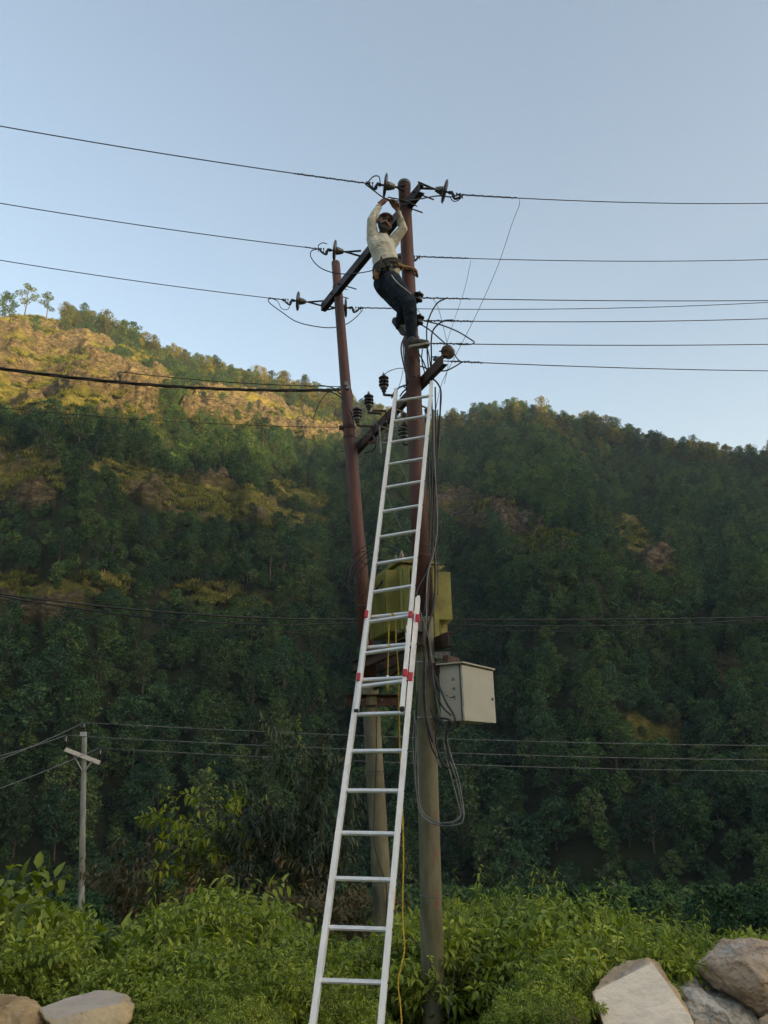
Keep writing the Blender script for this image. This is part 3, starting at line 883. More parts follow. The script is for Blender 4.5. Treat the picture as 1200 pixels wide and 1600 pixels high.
# ---- strain (disc) insulators -------------------------------------------
def disc_insulator(anchor, outer, label, dark=False, disc_r=.142, yoke=True, coil=True, fr=.25):
    "straps at the crossarm, grey cap, dark disc, clevis, strain clamp with its tail; axis from anchor to outer"
    a = Vector(anchor); o = Vector(outer); ax = (o - a).normalized(); L = (o - a).length
    up = Vector((0, 0, 1)); s = ax.cross(up).normalized()
    r_ = empty('disc_insulator', a, label, 'insulator', 'strain insulators')
    b = B()
    if yoke:
        b.beam(a + up * .045 - ax * .02, a + ax * L * (fr - .05), .03, .012, bevel=.001)
        b.beam(a - up * .045 - ax * .02, a + ax * L * (fr - .05), .03, .012, bevel=.001)
    else:
        b.beam(a, a + ax * L * .17, .02, .02)
    b.rod(a + ax * L * (fr - .08), a + ax * L * (fr + .02), .012, seg=8)
    b.make('strap', M['iron'], r_)
    c0 = a + ax * L * fr
    b = B(); b.lathe(c0, ax, [(.018, 0), (.030, .004), (.036, .03), (.042, .034), (.046, .06), (.050, .065), (.052, .10), (.035, .11)], 18)
    b.make('cap', M['porcelain_grey'], r_, True)
    b = B(); k = disc_r
    b.lathe(c0 + ax * .092, ax, [(.03, 0), (k * .55, .004), (k * .9, .012), (k, .026), (k * .985, .036), (k * .9, .030), (k * .82, .044), (k * .74, .030), (k * .62, .046), (k * .52, .028), (k * .4, .046), (k * .25, .03), (.012, .03)], 30)
    b.make('disc', M['porcelain'], r_, True)
    b = B(); c1 = c0 + ax * .12
    b.rod(c1, c1 + ax * .06, .013, seg=8).rod(c1 + ax * .05, c1 + ax * .075, .022, seg=8)
    e = c1 + ax * .10
    b.beam(e - ax * .02 + up * .02, e + ax * .02 - up * .05, .03, .03, bevel=.004)
    b.tube([e - up * .04, e + ax * .02 - up * .075, e + ax * .07 - up * .05, e + ax * .10 - up * .012, o], .014, 6, 4)
    for q in (.05, .085, .12):
        b.rod(e + ax * q - up * .045, e + ax * q + up * .02, .006, seg=6)
        b.rod(e + ax * q + up * .004, e + ax * q + up * .014, .012, seg=6)
    b.make('strain_clamp', M['iron'], r_)
    return r_
def PY(px, py, ref): return P(px, py, ref)
# anchors on the arm: near end, middle, far end
w_near = lerp(arm_a, arm_b, .03); w_mid = PZ(556, 408, Zc); w_far = lerp(arm_a, arm_b, .97)
DI = [
 (P(630, 294, 7.60), P(572, 285.5, 7.56), .22, 'dark disc insulator left of the near pole top above the lineman hands'),
 (P(656, 290, 7.72), P(716, 304, 7.74), .40, 'dark disc insulator right of the near pole top'),
 (P(562, 396, 8.85), P(499, 389, 8.83), .40, 'dark disc insulator standing just above the far pole top'),
 (P(600, 402, 8.9), P(656, 401, 8.95), .3, 'disc insulator behind the lineman and the near pole'),
 (P(503, 474, 9.95), P(441, 468, 9.93), .40, 'dark disc insulator left of the far pole at the crossarm end'),
 (P(508, 481, 10.0), P(568, 481, 10.03), .33, 'dark disc insulator half hidden behind the far pole'),
]
for a_, o_2, fr_, lb in DI: disc_insulator(a_, o_2, lb, fr=fr_)

# ---- lower crossarm with post insulators and fuse brackets
lc_r = P(652, 602, YN + .13); Zl = lc_r.z
lc_l = PZ(552, 703, Zl)
la, lb_ = PZ(692, 561, Zl), PZ(549, 708, Zl)
cross_low = empty('crossarm', (la + lb_) / 2, 'rusty lower crossarm carrying the fuses between the two poles', 'crossarm')
channel(la, lb_, .05, .12).make('channel', M['rust'], cross_low)
for cpt in (lc_r, lc_l):
    for s in (-.14, .14):
        dd = (lb_ - la).normalized()
        b = B(); b.rod(cpt + dd * s + Vector((.1, .1, 0)), cpt + dd * s - Vector((.1, .1, 0)), .008, seg=6); b.make('bolt', M['iron'], cross_low)

def post_insulator(px, py, Y, label, scale=1.0, mat='porcelain', n=3):
    "stack of sheds on a pale foot; (px, py) is its base"
    p = P(px, py, Y)
    r_ = empty('post_insulator', p, label, 'insulator', 'post insulators over the lower crossarm')
    s = scale
    b = B(); b.lathe(p, (0, 0, 1), [(.02 * s, 0), (.03 * s, .01 * s), (.028 * s, .035 * s), (.045 * s, .05 * s), (.05 * s, .075 * s), (.035 * s, .085 * s)], 16); b.make('foot', M['porcelain_grey'], r_, True)
    prof = [(.03 * s, .08 * s)]
    h = .085 * s
    for k in range(n):
        prof += [(.036 * s, h), (.062 * s, h + .006 * s), (.066 * s, h + .022 * s), (.058 * s, h + .032 * s), (.038 * s, h + .042 * s)]
        h += .048 * s
    prof += [(.02 * s, h + .01 * s)]
    b = B(); b.lathe(p, (0, 0, 1), prof, 20); b.make('shed_stack', M[mat], r_, True)
    b = B(); b.rod(p + Vector((0, 0, h)), p + Vector((0, 0, h + .05 * s)), .010 * s, seg=8).rod(p + Vector((0, 0, h + .015 * s)), p + Vector((0, 0, h + .03 * s)), .018 * s, seg=8); b.make('terminal', M['galv'], r_)
    b = B(); b.rod(p, p - Vector((0, 0, .04 * s)), .018 * s, seg=8); b.beam(p - Vector((0, 0, .035)), p + Vector((.16, -.02, -.06)), .03, .02); b.make('bracket', M['iron'], r_)
    return r_
post_insulator(600, 613, 8.45, 'dark ribbed post insulator highest of the three, against the sky', .95)
post_insulator(576.5, 641, 8.95, 'dark ribbed post insulator, middle of the three left of the ladder top', .95)
post_insulator(558.5, 661, 9.4, 'dark ribbed post insulator, lowest of the three beside the far pole', .95)
post_insulator(631, 690, 8.15, 'grey ribbed insulator seen through the ladder below its third rung', .95, 'porcelain_grey')

def fuse(px, py, Y, label):
    p = P(px, py, Y)
    r_ = empty('fuse_cutout', p, label, 'fuse', 'fuse cutouts on the lower crossarm')
    b = B()
    b.lathe(p + Vector((0, 0, -.09)), (0, -.12, 1), [(.02, 0), (.042, .01), (.024, .025), (.042, .035), (.024, .05), (.03, .07), (.03, .10), (.024, .11), (.042, .12), (.024, .135), (.042, .145), (.02, .16)], 16)
    b.make('ceramic_body', M['porcelain_tan'], r_, True)
    b = B(); b.beam(p + Vector((0, 0, .08)), p + Vector((-.10, -.06, .10)), .02, .012).beam(p + Vector((0, 0, -.10)), p + Vector((-.10, -.06, -.12)), .02, .012)
    b.rod(p + Vector((-.10, -.06, .10)), p + Vector((-.09, -.06, -.26)), .012, seg=8)
    b.beam(p, p + Vector((.02, .14, .02)), .02, .02)
    b.make('fuse_tube', M['wire_grey'], r_)
    return r_
fuse(632, 655, 8.1, 'pale ribbed fuse cutout seen through the ladder rungs beside the near pole')
fuse(606, 680, 8.6, 'fuse cutout hanging left of the ladder rail')
fuse(668, 648, 8.0, 'fuse cutout behind the right rail of the ladder top')
# L shaped brackets
for (x_, y_, Y_), lbl in (((600, 648, 8.6), 'angled steel bracket on the lower crossarm under the highest post insulator'), ((580, 672, 9.1), 'angled steel bracket on the lower crossarm beside the far pole')):
    p = P(x_, y_, Y_)
    r_ = empty('fuse_bracket', p, lbl, 'bracket', 'brackets on the lower crossarm')
    b = B(); b.beam(p + Vector((-.14, -.02, .05)), p + Vector((.02, 0, .05)), .02, .02).beam(p + Vector((.02, 0, .06)), p + Vector((.03, 0, -.16)), .02, .02).beam(p + Vector((-.05, 0, -.17)), p + Vector((.05, 0, -.17)), .02, .03)
    b.make('angle_iron', M['rust'], r_)
    b = B(); b.rod(p + Vector((-.13, -.02, .06)), p + Vector((-.13, -.02, .11)), .008, seg=6).rod(p + Vector((.03, -.03, -.10)), p + Vector((.03, .03, -.10)), .012, seg=6); b.make('bolt', M['galv'], r_)

# ---- spool insulators on the near pole
def spool(p, axis, label, mat='porcelain', r=.055, l=.095, name='spool_insulator'):
    p = Vector(p); ax = Vector(axis).normalized()
    r_ = empty(name, p, label, 'insulator', 'spool insulators on the near pole')
    b = B(); b.lathe(p - ax * l / 2, ax, [(r * .5, 0), (r * .95, .004), (r, .012), (r * .95, l * .28), (r * .62, l * .40), (r * .62, l * .6), (r * .95, l * .72), (r, l - .012), (r * .95, l - .004), (r * .5, l)], 20); b.make('spool', M[mat], r_, True)
    b = B(); b.rod(p - ax * l * .8, p + ax * l * .8, .009, seg=8)
    side_ = Vector((-1, .2, 0)) * (r + .01)
    b.beam(p - ax * l * .68, p - ax * l * .68 + side_, .02, .006).beam(p + ax * l * .68, p + ax * l * .68 + side_, .02, .006)
    b.make('shackle', M['iron'], r_)
    return r_
spool(P(654, 464.5, YN - .07), (.25, -.2, 1), 'small dark spool insulator on the near pole at the lineman knee')
spool(P(655, 500, YN - .07), (.25, -.2, 1), 'small dark spool insulator on the near pole at the lineman shin')
spool(P(700, 550, YN + .12), (-.25, -.85, -.25), 'large tan spool insulator out on the end of the lower crossarm', 'porcelain_tan', .075, .12)
spool(P(683, 563, YN + .05), (-.35, -.7, .55), 'pale small insulator knob next to the large tan one', 'porcelain_grey', .045, .07)

# ---- beams that carry the transformer
cn, cf_ = lerp(nb, nj, 1.0), lerp(fb, fj, 1.0)
Zt = P(665, 1004, YN).z
dirp = (Vector((cf_.x, cf_.y, 0)) - Vector((cn.x, cn.y, 0))).normalized()
sidp = Vector((dirp.y, -dirp.x, 0))
for k, (s_, lbl) in enumerate(((1, 'rusty platform channel under the transformer, on the ladder side'), (-1, 'rusty platform channel under the transformer, on the hill side'))):
    a_ = Vector((cn.x, cn.y, Zt)) - dirp * .30 + sidp * .13 * s_
    b_ = Vector((cf_.x, cf_.y, Zt)) + dirp * .25 + sidp * .13 * s_
    r_ = empty('platform_channel', (a_ + b_) / 2, lbl, 'beam', 'channels carrying the transformer')
    channel(a_, b_, .06 * s_, .13).make('channel', M['rust'], r_)
    for q in (.16, .84):
        pp_ = lerp(a_, b_, q); b = B(); b.rod(pp_ - sidp * .03 , pp_ + sidp * .03, .012, seg=6); b.make('bolt', M['galv'], r_)
c = P(577, 1097, YF - .14)
a_, b_ = P(541, 1094, YF - .12), P(626, 1094, YF - .02)
r_ = empty('brace_beam', c, 'short rusty horizontal beam clamped across the far pole below the transformer', 'beam')
channel(a_, b_, .05, .13).make('channel', M['rust'], r_)
for q in (.3, .65):
    b = B(); pp_ = lerp(a_, b_, q); b.rod(pp_ + Vector((0, -.05, 0)), pp_ + Vector((0, .12, 0)), .010, seg=6); b.make('bolt', M['galv'], r_)
b = B(); b.beam(P(585, 1075, YF - .2), P(640, 1030, 8.4), .05, .05); o = b.make('diagonal_brace', M['rust']); tag(o, 'rusty diagonal strut running up from the far pole to the platform', 'brace')

# ---- transformer
def transformer():
    ctr = P(636, 940, 8.62)
    yaw = math.atan2(dirp.y, dirp.x)
    R = Matrix.Rotation(yaw, 3, 'Z')
    ex, ey = R @ Vector((1, 0, 0)), R @ Vector((0, 1, 0))      # ex: towards the far pole, ey: towards the left/camera side
    if ey.x > 0: ey = -ey
    base = Vector((ctr.x, ctr.y, Zt + .07))
    H = P(636, 893, 8.62).z - base.z
    r_ = empty('transformer', base, 'olive green pole transformer with radiator fins on the platform between the poles', 'transformer')
    def w(u, v, h): return base + ex * u + ey * v + Vector((0, 0, h))
    M['olive'] = surf_mat('olive_paint', (.22, .20, .045), (.32, .295, .07), scale=5, rough=.5, bump=.08, c2=(.07, .06, .03), scale2=3, amt2=(.55, .75), bdist=.003)
    b = B(); b.box(w(0, 0, H / 2 + .06), (.72, .40, H - .12), R, .02)
    b.make('tank', M['olive'], r_)
    b = B(); b.box(w(0, 0, H + .015), (.80, .48, .03), R, .004); b.make('lid', M['olive'], r_)
    for s in (-1, 1):
        b = B(); b.box(w(0, s * .13, .03), (.60, .05, .06), R, .004); b.make('skid', M['rust'], r_)
    # radiator fins: banks on the two long sides and on the near end
    for s in (-1, 1):
        for k in range(9):
            u = -.30 + k * .075
            b = B(); b.box(w(u, s * (.20 + .075), H * .53), (.012, .15, H * .78), R, .003); b.make('radiator_fin', M['olive'], r_)
    for k in range(7):
        v = -.165 + k * .055
        b = B(); b.box(w(-.36 - .09, v, H * .52), (.18, .012, H * .80), R, .003); b.make('radiator_fin', M['olive'], r_)
    # bushings on the lid
    for k, (u, v) in enumerate(((-.2, .12), (0, .12), (.2, .12), (-.26, -.12), (-.1, -.12), (.06, -.12), (.22, -.12))):
        p = w(u, v, H + .03); s = 1.0 if v > 0 else .62
        b = B(); b.lathe(p, (0, 0, 1), [(.03 * s, 0), (.045 * s, .01), (.028 * s, .03), (.04 * s, .045), (.026 * s, .06), (.036 * s, .075), (.015 * s, .10 * s + .03), (.006, .14 * s + .02)], 14)
        b.make('bushing', M['porcelain_tan'], r_, True)
    # conservator drum at the far end and small pipe
    b = B(); b.lathe(w(.48, -.12, H - .12), ey, [(.02, 0), (.10, .01), (.11, .04), (.11, .28), (.10, .31), (.02, .32)], 18); b.make('conservator_drum', M['olive'], r_, True)
    b = B(); b.rod(w(.40, .05, H - .1), w(.30, .05, H + .05), .018, seg=8); b.make('oil_pipe', M['olive'], r_)
    b = B(); b.rod(w(-.40, .22, .10), w(-.40, .27, .10), .016, seg=8).rod(w(-.40, .26, .07), w(-.40, .26, .13), .006, seg=6); b.make('drain_valve', M['galv'], r_)
    return r_
tr_root = transformer()
# second, larger fin panel of the transformer's right side is its own radiator: bright olive face right of the near pole
def radiator():
    a_ = P(699, 935, 8.25)
    r_ = empty('radiator_bank', (0, 0, 0)); r_.parent = tr_root; r_.matrix_parent_inverse = Matrix.Translation(-tr_root.location)
    r_['label'] = 'bright olive side radiator showing right of the near pole'
    n0 = Vector((.16, -1, 0)).normalized(); sx = Vector((1, .16, 0)).normalized()
    z0, z1 = P(700, 968, 8.1).z, P(690, 893, 8.1).z
    x0 = P(682, 930, 8.1)
    for k in range(7):
        c = Vector((x0.x, x0.y, 0)) + sx * (.075 - k * .006) + Vector((0, 1, 0)) * (k * .055)
        b = B(); b.box((c.x, c.y, (z0 + z1) / 2), (.17, .012, z1 - z0), Matrix.Rotation(math.atan2(sx.y, sx.x), 3, 'Z'), .003)
        b.make('radiator_fin', M['olive'], r_)
    b = B(); b.box((x0.x - .035, x0.y + .12, (z0 + z1) / 2 - .09), (.05, .30, z1 - z0 + .24), Matrix.Rotation(.16, 3, 'Z'), .004); b.make('side_plate', M['olive'], r_)
    b = B(); b.rod((x0.x - .02, x0.y + .02, z1 + .02), (x0.x + .07, x0.y + .02, z1 + .03), .022, seg=10).box((x0.x + .02, x0.y + .05, z1 + .06), (.16, .05, .02), None, .003); b.make('header_pipe', M['olive'], r_)
radiator()

# ---- meter / distribution box
def dist_box():
    h0 = P(722, 1081, 7.50)
    dd = Vector((.50, .86, 0)).normalized()
    e_ = P(771, 1093, 7.50)
    # door end found on the ray of its lock side
    rr = ray(771, 1093); t_ = ((h0.x - EYE.x) * dd.y - (h0.y - EYE.y) * dd.x) / (rr.x * dd.y - rr.y * dd.x)
    Lx = ((EYE + rr * t_) - h0).xy.length
    sd_ = Vector((-dd.y, dd.x, 0)) if -dd.y < 0 else Vector((dd.y, -dd.x, 0))
    zt, zb = P(722, 1037, 7.5).z, P(722, 1126, 7.5).z
    Hh = zt - zb
    M['box_paint'] = surf_mat('box_grey_paint', (.36, .34, .28), (.47, .44, .36), scale=3, rough=.55, bump=.06, c2=(.20, .12, .06), scale2=6, amt2=(.60, .74), bdist=.002)
    M['box_door'] = surf_mat('box_door_paint', (.40, .39, .34), (.46, .45, .395), scale=2.5, rough=.5, bump=.04, c2=(.24, .15, .08), scale2=9, amt2=(.66, .78), bdist=.002)
    ctr = Vector((h0.x, h0.y, (zt + zb) / 2))
    r_ = empty('distribution_box', ctr, 'pale grey steel distribution box with a closed door, bracketed right of the near pole', 'electrical box')
    R = Matrix((dd, sd_, Vector((0, 0, 1)))).transposed()
    wd = .235
    def w(u, v, h): return ctr + dd * u + sd_ * v + Vector((0, 0, h))
    b = B(); b.box(w(Lx / 2, wd / 2 + .014, 0), (Lx - .02, wd - .02, Hh), R, .004); b.make('body', M['box_paint'], r_)
    b = B(); b.box(w(Lx / 2 - .0, -.004, -.004), (Lx, .022, Hh - .005), R, .003); b.make('door', M['box_door'], r_)
    b = B(); b.box(w(Lx / 2 - .015, wd / 2 - .012, Hh / 2 + .009), (Lx + .03, wd + .06, .014), R, .002); b.make('rain_lid', M['box_paint'], r_)
    b = B(); b.rod(w(Lx - .07, -.014, -.03), w(Lx - .07, -.03, -.03), .016, seg=12).box(w(Lx - .07, -.03, -.03), (.02, .008, .006), R); b.make('lock', M['galv'], r_)
    for q in (-.17, 0, .17):
        b = B(); b.rod(w(.0, -.004, q - .03), w(.0, -.004, q + .03), .008, seg=8); b.make('hinge', M['box_paint'], r_)
    # hand scratched marks on the side
    fx = Lx * .0 + .0085
    def mark(pts):
        bb = B(); bb.tube([w(fx - .0, wd * q[0], q[1]) for q in pts], .0035, 5, 4); bb.make('scratched_mark', M['hole'], r_)
    mark([(.45, .11), (.38, .135), (.33, .11)]); mark([(.45, .03), (.36, .045), (.33, .02)])
    mark([(.6, -.04), (.45, -.045), (.38, -.03), (.34, -.055), (.4, -.065)]); mark([(.75, -.02), (.66, -.03)])
    b = B(); b.box(w(.06, wd + .04, Hh / 2 - .02), (.10, .10, .10), R, .004).box(w(.14, wd * .7, Hh / 2 + .05), (.26, .06, .09), R, .003); b.make('mounting_bracket', M['rust'], r_)
    for q in (.35, .8):
        b = B(); b.tube([w(.05, wd * q, -Hh / 2), w(.05, wd * q, -Hh / 2 - .06)], .016, 8); b.make('cable_gland', M['hole'], r_)
dist_box()
b = B(); b.box(P(690, 1024, YN - .02), (.16, .05, .07), None, .004).box(P(684, 1038, YN - .06), (.05, .09, .05), None, .004); o = b.make('clamp_bracket', M['galv']); tag(o, 'dull steel clamp bracket on the near pole above the distribution box', 'bracket')

# ---- distant concrete pole with crossarm
YD = 30.0
dt_, db_ = P(132, 1146, YD), P(124.5, 1545, YD)
dp = empty('utility_pole', db_, 'slim distant concrete pole with a pale crossarm standing in the bushes at the left', 'utility pole')
b = B(); pole_profile(b, [(lerp(db_, dt_, i / 10), .125 - .035 * i / 10) for i in range(11)]).make('concrete_base', M['concrete_pale'], dp, True)
M['white_arm'] = surf_mat('pale_steel', (.38, .38, .36), (.5, .5, .47), scale=4, rough=.6, bump=0)
A_, B_ = P(101.5, 1171, YD - .6), P(155.5, 1192, YD + .3)
b = B(); b.beam(A_, B_, .10, .15, bevel=.005); b.make('crossarm_beam', M['white_arm'], dp)
for (x0, y0, x1, y1) in ((113.5, 1177, 128, 1203), (145.5, 1188, 133, 1203)):
    b = B(); b.beam(P(x0, y0, YD - .25), P(x1, y1, YD - .12), .05, .03); b.make('brace', M['white_arm'], dp)
b = B(); b.box(P(130, 1147, YD - .1), (.22, .10, .16), None, .01); b.make('top_bracket', M['white_arm'], dp)
for (x0, y0, y1, Y_) in ((130, 1145, 1130, YD - .05), (101.5, 1170, 1150, YD - .6), (155, 1190, 1170, YD + .3)):
    p0, p1 = P(x0, y0, Y_), P(x0, y1, Y_); h = (p1 - p0).length
    b = B(); b.lathe(p0, (0, 0, 1), [(.02, 0), (.02, h * .4), (.06, h * .45), (.07, h * .6), (.045, h * .72), (.05, h * .88), (.03, h)], 12); b.make('pin_insulator', M['porcelain'], dp, True)

# ------------------------------------------------------------------ extension ladder
LT, LB_ = P(674.8, 598, 7.58), P(595.5, 1600, 5.58)          # right rail, top and the point at the picture's lower edge
dl = (LT - LB_).normalized()
LT_l = PZ(618.8, 611, P(674.8, 608, 7.56).z)
LB_l = PZ(488.5, 1601, P(595.5, 1600, 5.58).z)
print('ladder widths', (P(674.8, 608, 7.56) - LT_l).length, (LB_ - LB_l).length, 'len', (LT - LB_).length, 'incl', math.degrees(math.atan2(dl.z, math.hypot(dl.x, dl.y))))
ladder = empty('extension_ladder', (LB_ + LB_l) / 2 - dl * .5, 'long two-section aluminium extension ladder leaning against the near pole, red brackets', 'ladder')
wv = (LB_ - LB_l); 
ax_w = ((LT - LT_l).normalized() + wv.normalized()).normalized()     # rung direction
nl = dl.cross(ax_w).normalized()                                      # towards the camera side
if nl.y > 0: nl = -nl
def rail(p0, p1, depth, thick, parent, side_sign):
    "box section rail with open lip: web and two flanges"
    bb = B()
    d = (p1 - p0).normalized(); x = (ax_w - d * ax_w.dot(d)).normalized(); y = d.cross(x)
    R = Matrix((x, y, d)).transposed()
    c = (p0 + p1) / 2 + x * side_sign * thick * .5; L = (p1 - p0).length
    bb.box(c, (.003, depth, L), R)
    for s in (-1, 1):
        bb.box(c + y * s * (depth / 2 - .002) - x * side_sign * (thick / 2 + .0018), (thick, .004, L), R)
    bb.box(c - x * side_sign * (thick + .0035), (.002, depth * .98, L - .001), R)
    o = bb.make('rail', M['alu'], parent)
    return o
def lad_section(name, Rb, Rt, Lb, Lt, n_r, first, depth, label, push):
    sec = empty(name, (0, 0, 0)); sec.parent = ladder; sec.matrix_parent_inverse = Matrix.Translation(-ladder.location)
    sec['label'] = label
    offv = nl * push
    Rb, Rt, Lb, Lt = Rb + offv, Rt + offv, Lb + offv, Lt + offv
    rail(Rb, Rt, depth, .021, sec, 1); rail(Lb, Lt, depth, .021, sec, -1)
    return sec, Rb, Rt, Lb, Lt
def rung(sec, a, b_, rr=.0155):
    bb = B(); d = (b_ - a).normalized()
    x = nl - d * nl.dot(d); x.normalize(); y = d.cross(x)
    ring = [(-1, -.45), (-1, .45), (-.45, 1), (.45, 1), (1, .45), (1, -.45), (.45, -1), (-.45, -1)]
    prof = []
    for e in (a, b_):
        prof.append([bb.bm.verts.new(e + x * (u * rr * 1.05) + y * (v * rr)) for u, v in ring])
    for k in range(8): bb.bm.faces.new((prof[0][k], prof[0][(k + 1) % 8], prof[1][(k + 1) % 8], prof[1][k]))
    bb.bm.faces.new(prof[0]); bb.bm.faces.new(prof[1][::-1])
    bb.make('rung', M['alu_rung'], sec)
def on_line(p0, p1, px_y):
    "point of the 3D line seen at picture height px_y"
    lo, hi = -1.0, 2.0
    for _ in range(60):
        m = (lo + hi) / 2
        if topix(lerp(p0, p1, m))[1] > px_y: lo = m
        else: hi = m
    return lerp(p0, p1, lo)
# lower (base) section: right rail line measured at the lower edge and at its top end
zb = LB_.z
lo_R0, lo_L0 = LB_, LB_l
lo_R1 = P(653.2, 936, 6.62); 
Rl = lo_R0; 
# keep the section in the ladder plane: walk up along the common direction
def at_height(p0, px, py, Y): return P(px, py, Y)
Ytop = on_line(LB_, LT, 936).y
lo_R1 = P(653.4, 936, Ytop + .02)
lo_L1 = PZ(574.6, 964 - 5, on_line(LB_, LT, 950).z)
dR = (lo_R1 - lo_R0).normalized(); dL = (lo_L1 - lo_L0).normalized()
lower = empty('lower_section', (0, 0, 0)); lower.parent = ladder; lower.matrix_parent_inverse = Matrix.Translation(-ladder.location)
upper = empty('upper_section', (0, 0, 0)); upper.parent = ladder; upper.matrix_parent_inverse = Matrix.Translation(-ladder.location)
bottom_ext = (zb + .02) / dR.z
rail(lo_R0 - dR * bottom_ext, lo_R1, .062, .034, lower, 1)
rail(lo_L0 - dL * ((lo_L0.z + .02) / dL.z), lo_L1, .062, .034, lower, -1)
push = nl * .058
up_R1, up_L1 = LT + Vector((0, 0, 0)), PZ(618.8, 609, P(674.8, 602, 7.57).z)
up_R0 = P(628.5, 1106, on_line(LB_, LT, 1106).y - .045)
up_L0 = PZ(556.8, 1110, P(628.5, 1106, up_R0.y).z)
rail(up_R0, up_R1, .056, .029, upper, 1)
rail(up_L0, up_L1, .056, .029, upper, -1)
RUNG_LOW = [(1532, 1535.5), (1452, 1452), (1376, 1374.5), (1305, 1302), (1239.5, 1235.5), (1178, 1173), (1118.5, 1112), (1067, 1056.5), (1013, 1005), (965, 957)]
RUNG_UP = [(1073, 1064), (1020.5, 1009), (971.5, 961), (924, 915), (880.5, 871.5), (838.5, 830), (799, 791), (761, 752), (725.5, 717), (691.5, 683.5), (658.5, 649), (627.5, 618.5)]
for sec, (l0, l1, r0, r1), lst in ((lower, (lo_L0, lo_L1, lo_R0, lo_R1), RUNG_LOW), (upper, (up_L0, up_L1, up_R0, up_R1), RUNG_UP)):
    # even spacing fitted to the first and last rungs
    n = len(lst)
    a0, a1 = on_line(l0, l1, lst[0][0]), on_line(l0, l1, lst[-1][0])
    b0, b1 = on_line(r0, r1, lst[0][1]), on_line(r0, r1, lst[-1][1])
    for k in range(n):
        t = k / (n - 1)
        a_, b_ = lerp(a0, a1, t), lerp(b0, b1, t)
        w_ = (b_ - a_).normalized()
        rung(sec, a_ + w_ * .0035, b_ - w_ * .0035)
        bb = B(); bb.rod(b_ + w_ * .0165, b_ + w_ * .021, .010, .008, 8); bb.make('rung_plug', M['hole'], sec)
        bb = B(); bb.rod(a_ - w_ * .0165, a_ - w_ * .021, .010, .008, 8); bb.make('rung_plug', M['hole'], sec)
    print('spacing', (a1 - a0).length / (n - 1), (b1 - b0).length / (n - 1))
if True:
    for k in range(3):                                  # rungs below the picture edge
        t = -(k + 1) / 9
        l = lst
        a0, a1 = on_line(lo_L0, lo_L1, 1532), on_line(lo_L0, lo_L1, 965); b0, b1 = on_line(lo_R0, lo_R1, 1535.5), on_line(lo_R0, lo_R1, 957)
        a_, b_ = lerp(a0, a1, t), lerp(b0, b1, t)
        if min(a_.z, b_.z) > .03: rung(lower, a_, b_)
# red guide brackets
def bracket(sec, p, wide, h=.075, lbl=None):
    bb = B(); d = dR; x = (ax_w - d * ax_w.dot(d)).normalized(); y = d.cross(x); R = Matrix((x, y, d)).transposed()
    bb.box(p, (wide, .082, h), R, .003)
    return bb.make('guide_bracket', M['red_plastic'], sec)
for (pxr, pyr, pxl, pyl) in ((656, 969, 570, 962), (645.5, 1060, 557.5, 1060)):
    p = P(pxr - 3.5, pyr, on_line(lo_R0, lo_R1, pyr).y - .0); bracket(lower, p, .034)
    p2 = on_line(up_R0, up_R1, pyr - 6); bracket(upper, p2, .036, .062)
    p3 = on_line(up_L0, up_L1, pyl) - ax_w * .012; bracket(upper, p3, .028, .07)
# hooks (locks) of the fly section and end caps
for l0, l1, s in ((up_L0, up_L1, 1), (up_R0, up_R1, -1)):
    p = on_line(l0, l1, 997 if s > 0 else 986)
    bb = B(); bb.box(p + ax_w * s * .022, (.006, .05, .10), None, .002).box(p + ax_w * s * .026 - dl * .045 , (.008, .035, .05), Matrix.Rotation(.5, 3, 'X'), .002)
    bb.make('rung_lock', M['alu_rung'], upper)
for p in (up_L0, up_R0):
    bb = B(); x = ax_w; y = dl.cross(x); R = Matrix((x, y, dl)).transposed(); bb.box(p - dl * .01, (.03, .066, .02), R, .003); bb.make('end_cap', M['hole'], upper)
for p in (lo_R1, lo_L1):
    bb = B(); x = ax_w; y = dl.cross(x); R = Matrix((x, y, dl)).transposed(); bb.box(p + dl * .01, (.028, .064, .02), R, .006); bb.make('end_cap', M['alu'], lower)
# yellow warning sticker on the right rail
p0, p1 = on_line(lo_R0, lo_R1, 1424), on_line(lo_R0, lo_R1, 1386)
x = (ax_w - dR * ax_w.dot(dR)).normalized(); y = dR.cross(x)
bb = B(); bb.box((p0 + p1) / 2 + x * .0202, (.0016, .052, (p1 - p0).length), Matrix((x, y, dR)).transposed()); bb.make('warning_sticker', M['yellow_sticker'], lower)
for q in (p0, p1):
    bb = B(); bb.box(q + x * .0218, (.0016, .050, .014), Matrix((x, y, dR)).transposed()); bb.make('sticker_print', M['hole'], lower)

# ---- yellow hauling rope
def ladder_y(py, back=.10): return on_line(LB_, LT, py).y + back
def rope_pts(l, back=.10, extra=None): return [P(x, y, ladder_y(y, back)) for x, y in l]
def twisted(paths, r, seg=6, turns=40, n_strand=2):
    bb = B()
    for path in paths:
        pts = catmull([Vector(p) for p in path], 10)
        acc = 0
        for s in range(n_strand):
            out = []; acc = 0
            for i, p in enumerate(pts):
                t = (pts[min(i + 1, len(pts) - 1)] - pts[max(i - 1, 0)]).normalized()
                x = t.cross(Vector((.3, 1, .1))).normalized(); y = t.cross(x)
                if i: acc += (p - pts[i - 1]).length
                a = acc * turns + s * 2 * PI / n_strand
                out.append(p + (x * math.cos(a) + y * math.sin(a)) * r * .6)
            bb.tube(out, r, seg)
    return bb
rp = rope_pts([(617.3, 966), (618.5, 985), (619, 1005), (621.5, 1030), (623, 1060), (623, 1090), (623.8, 1120), (624.5, 1160), (626.5, 1210), (629.5, 1290), (630.5, 1350), (629.2, 1390), (629.5, 1440), (632, 1482), (627, 1508), (622, 1535), (626, 1575), (628, 1610), (629, 1680)])
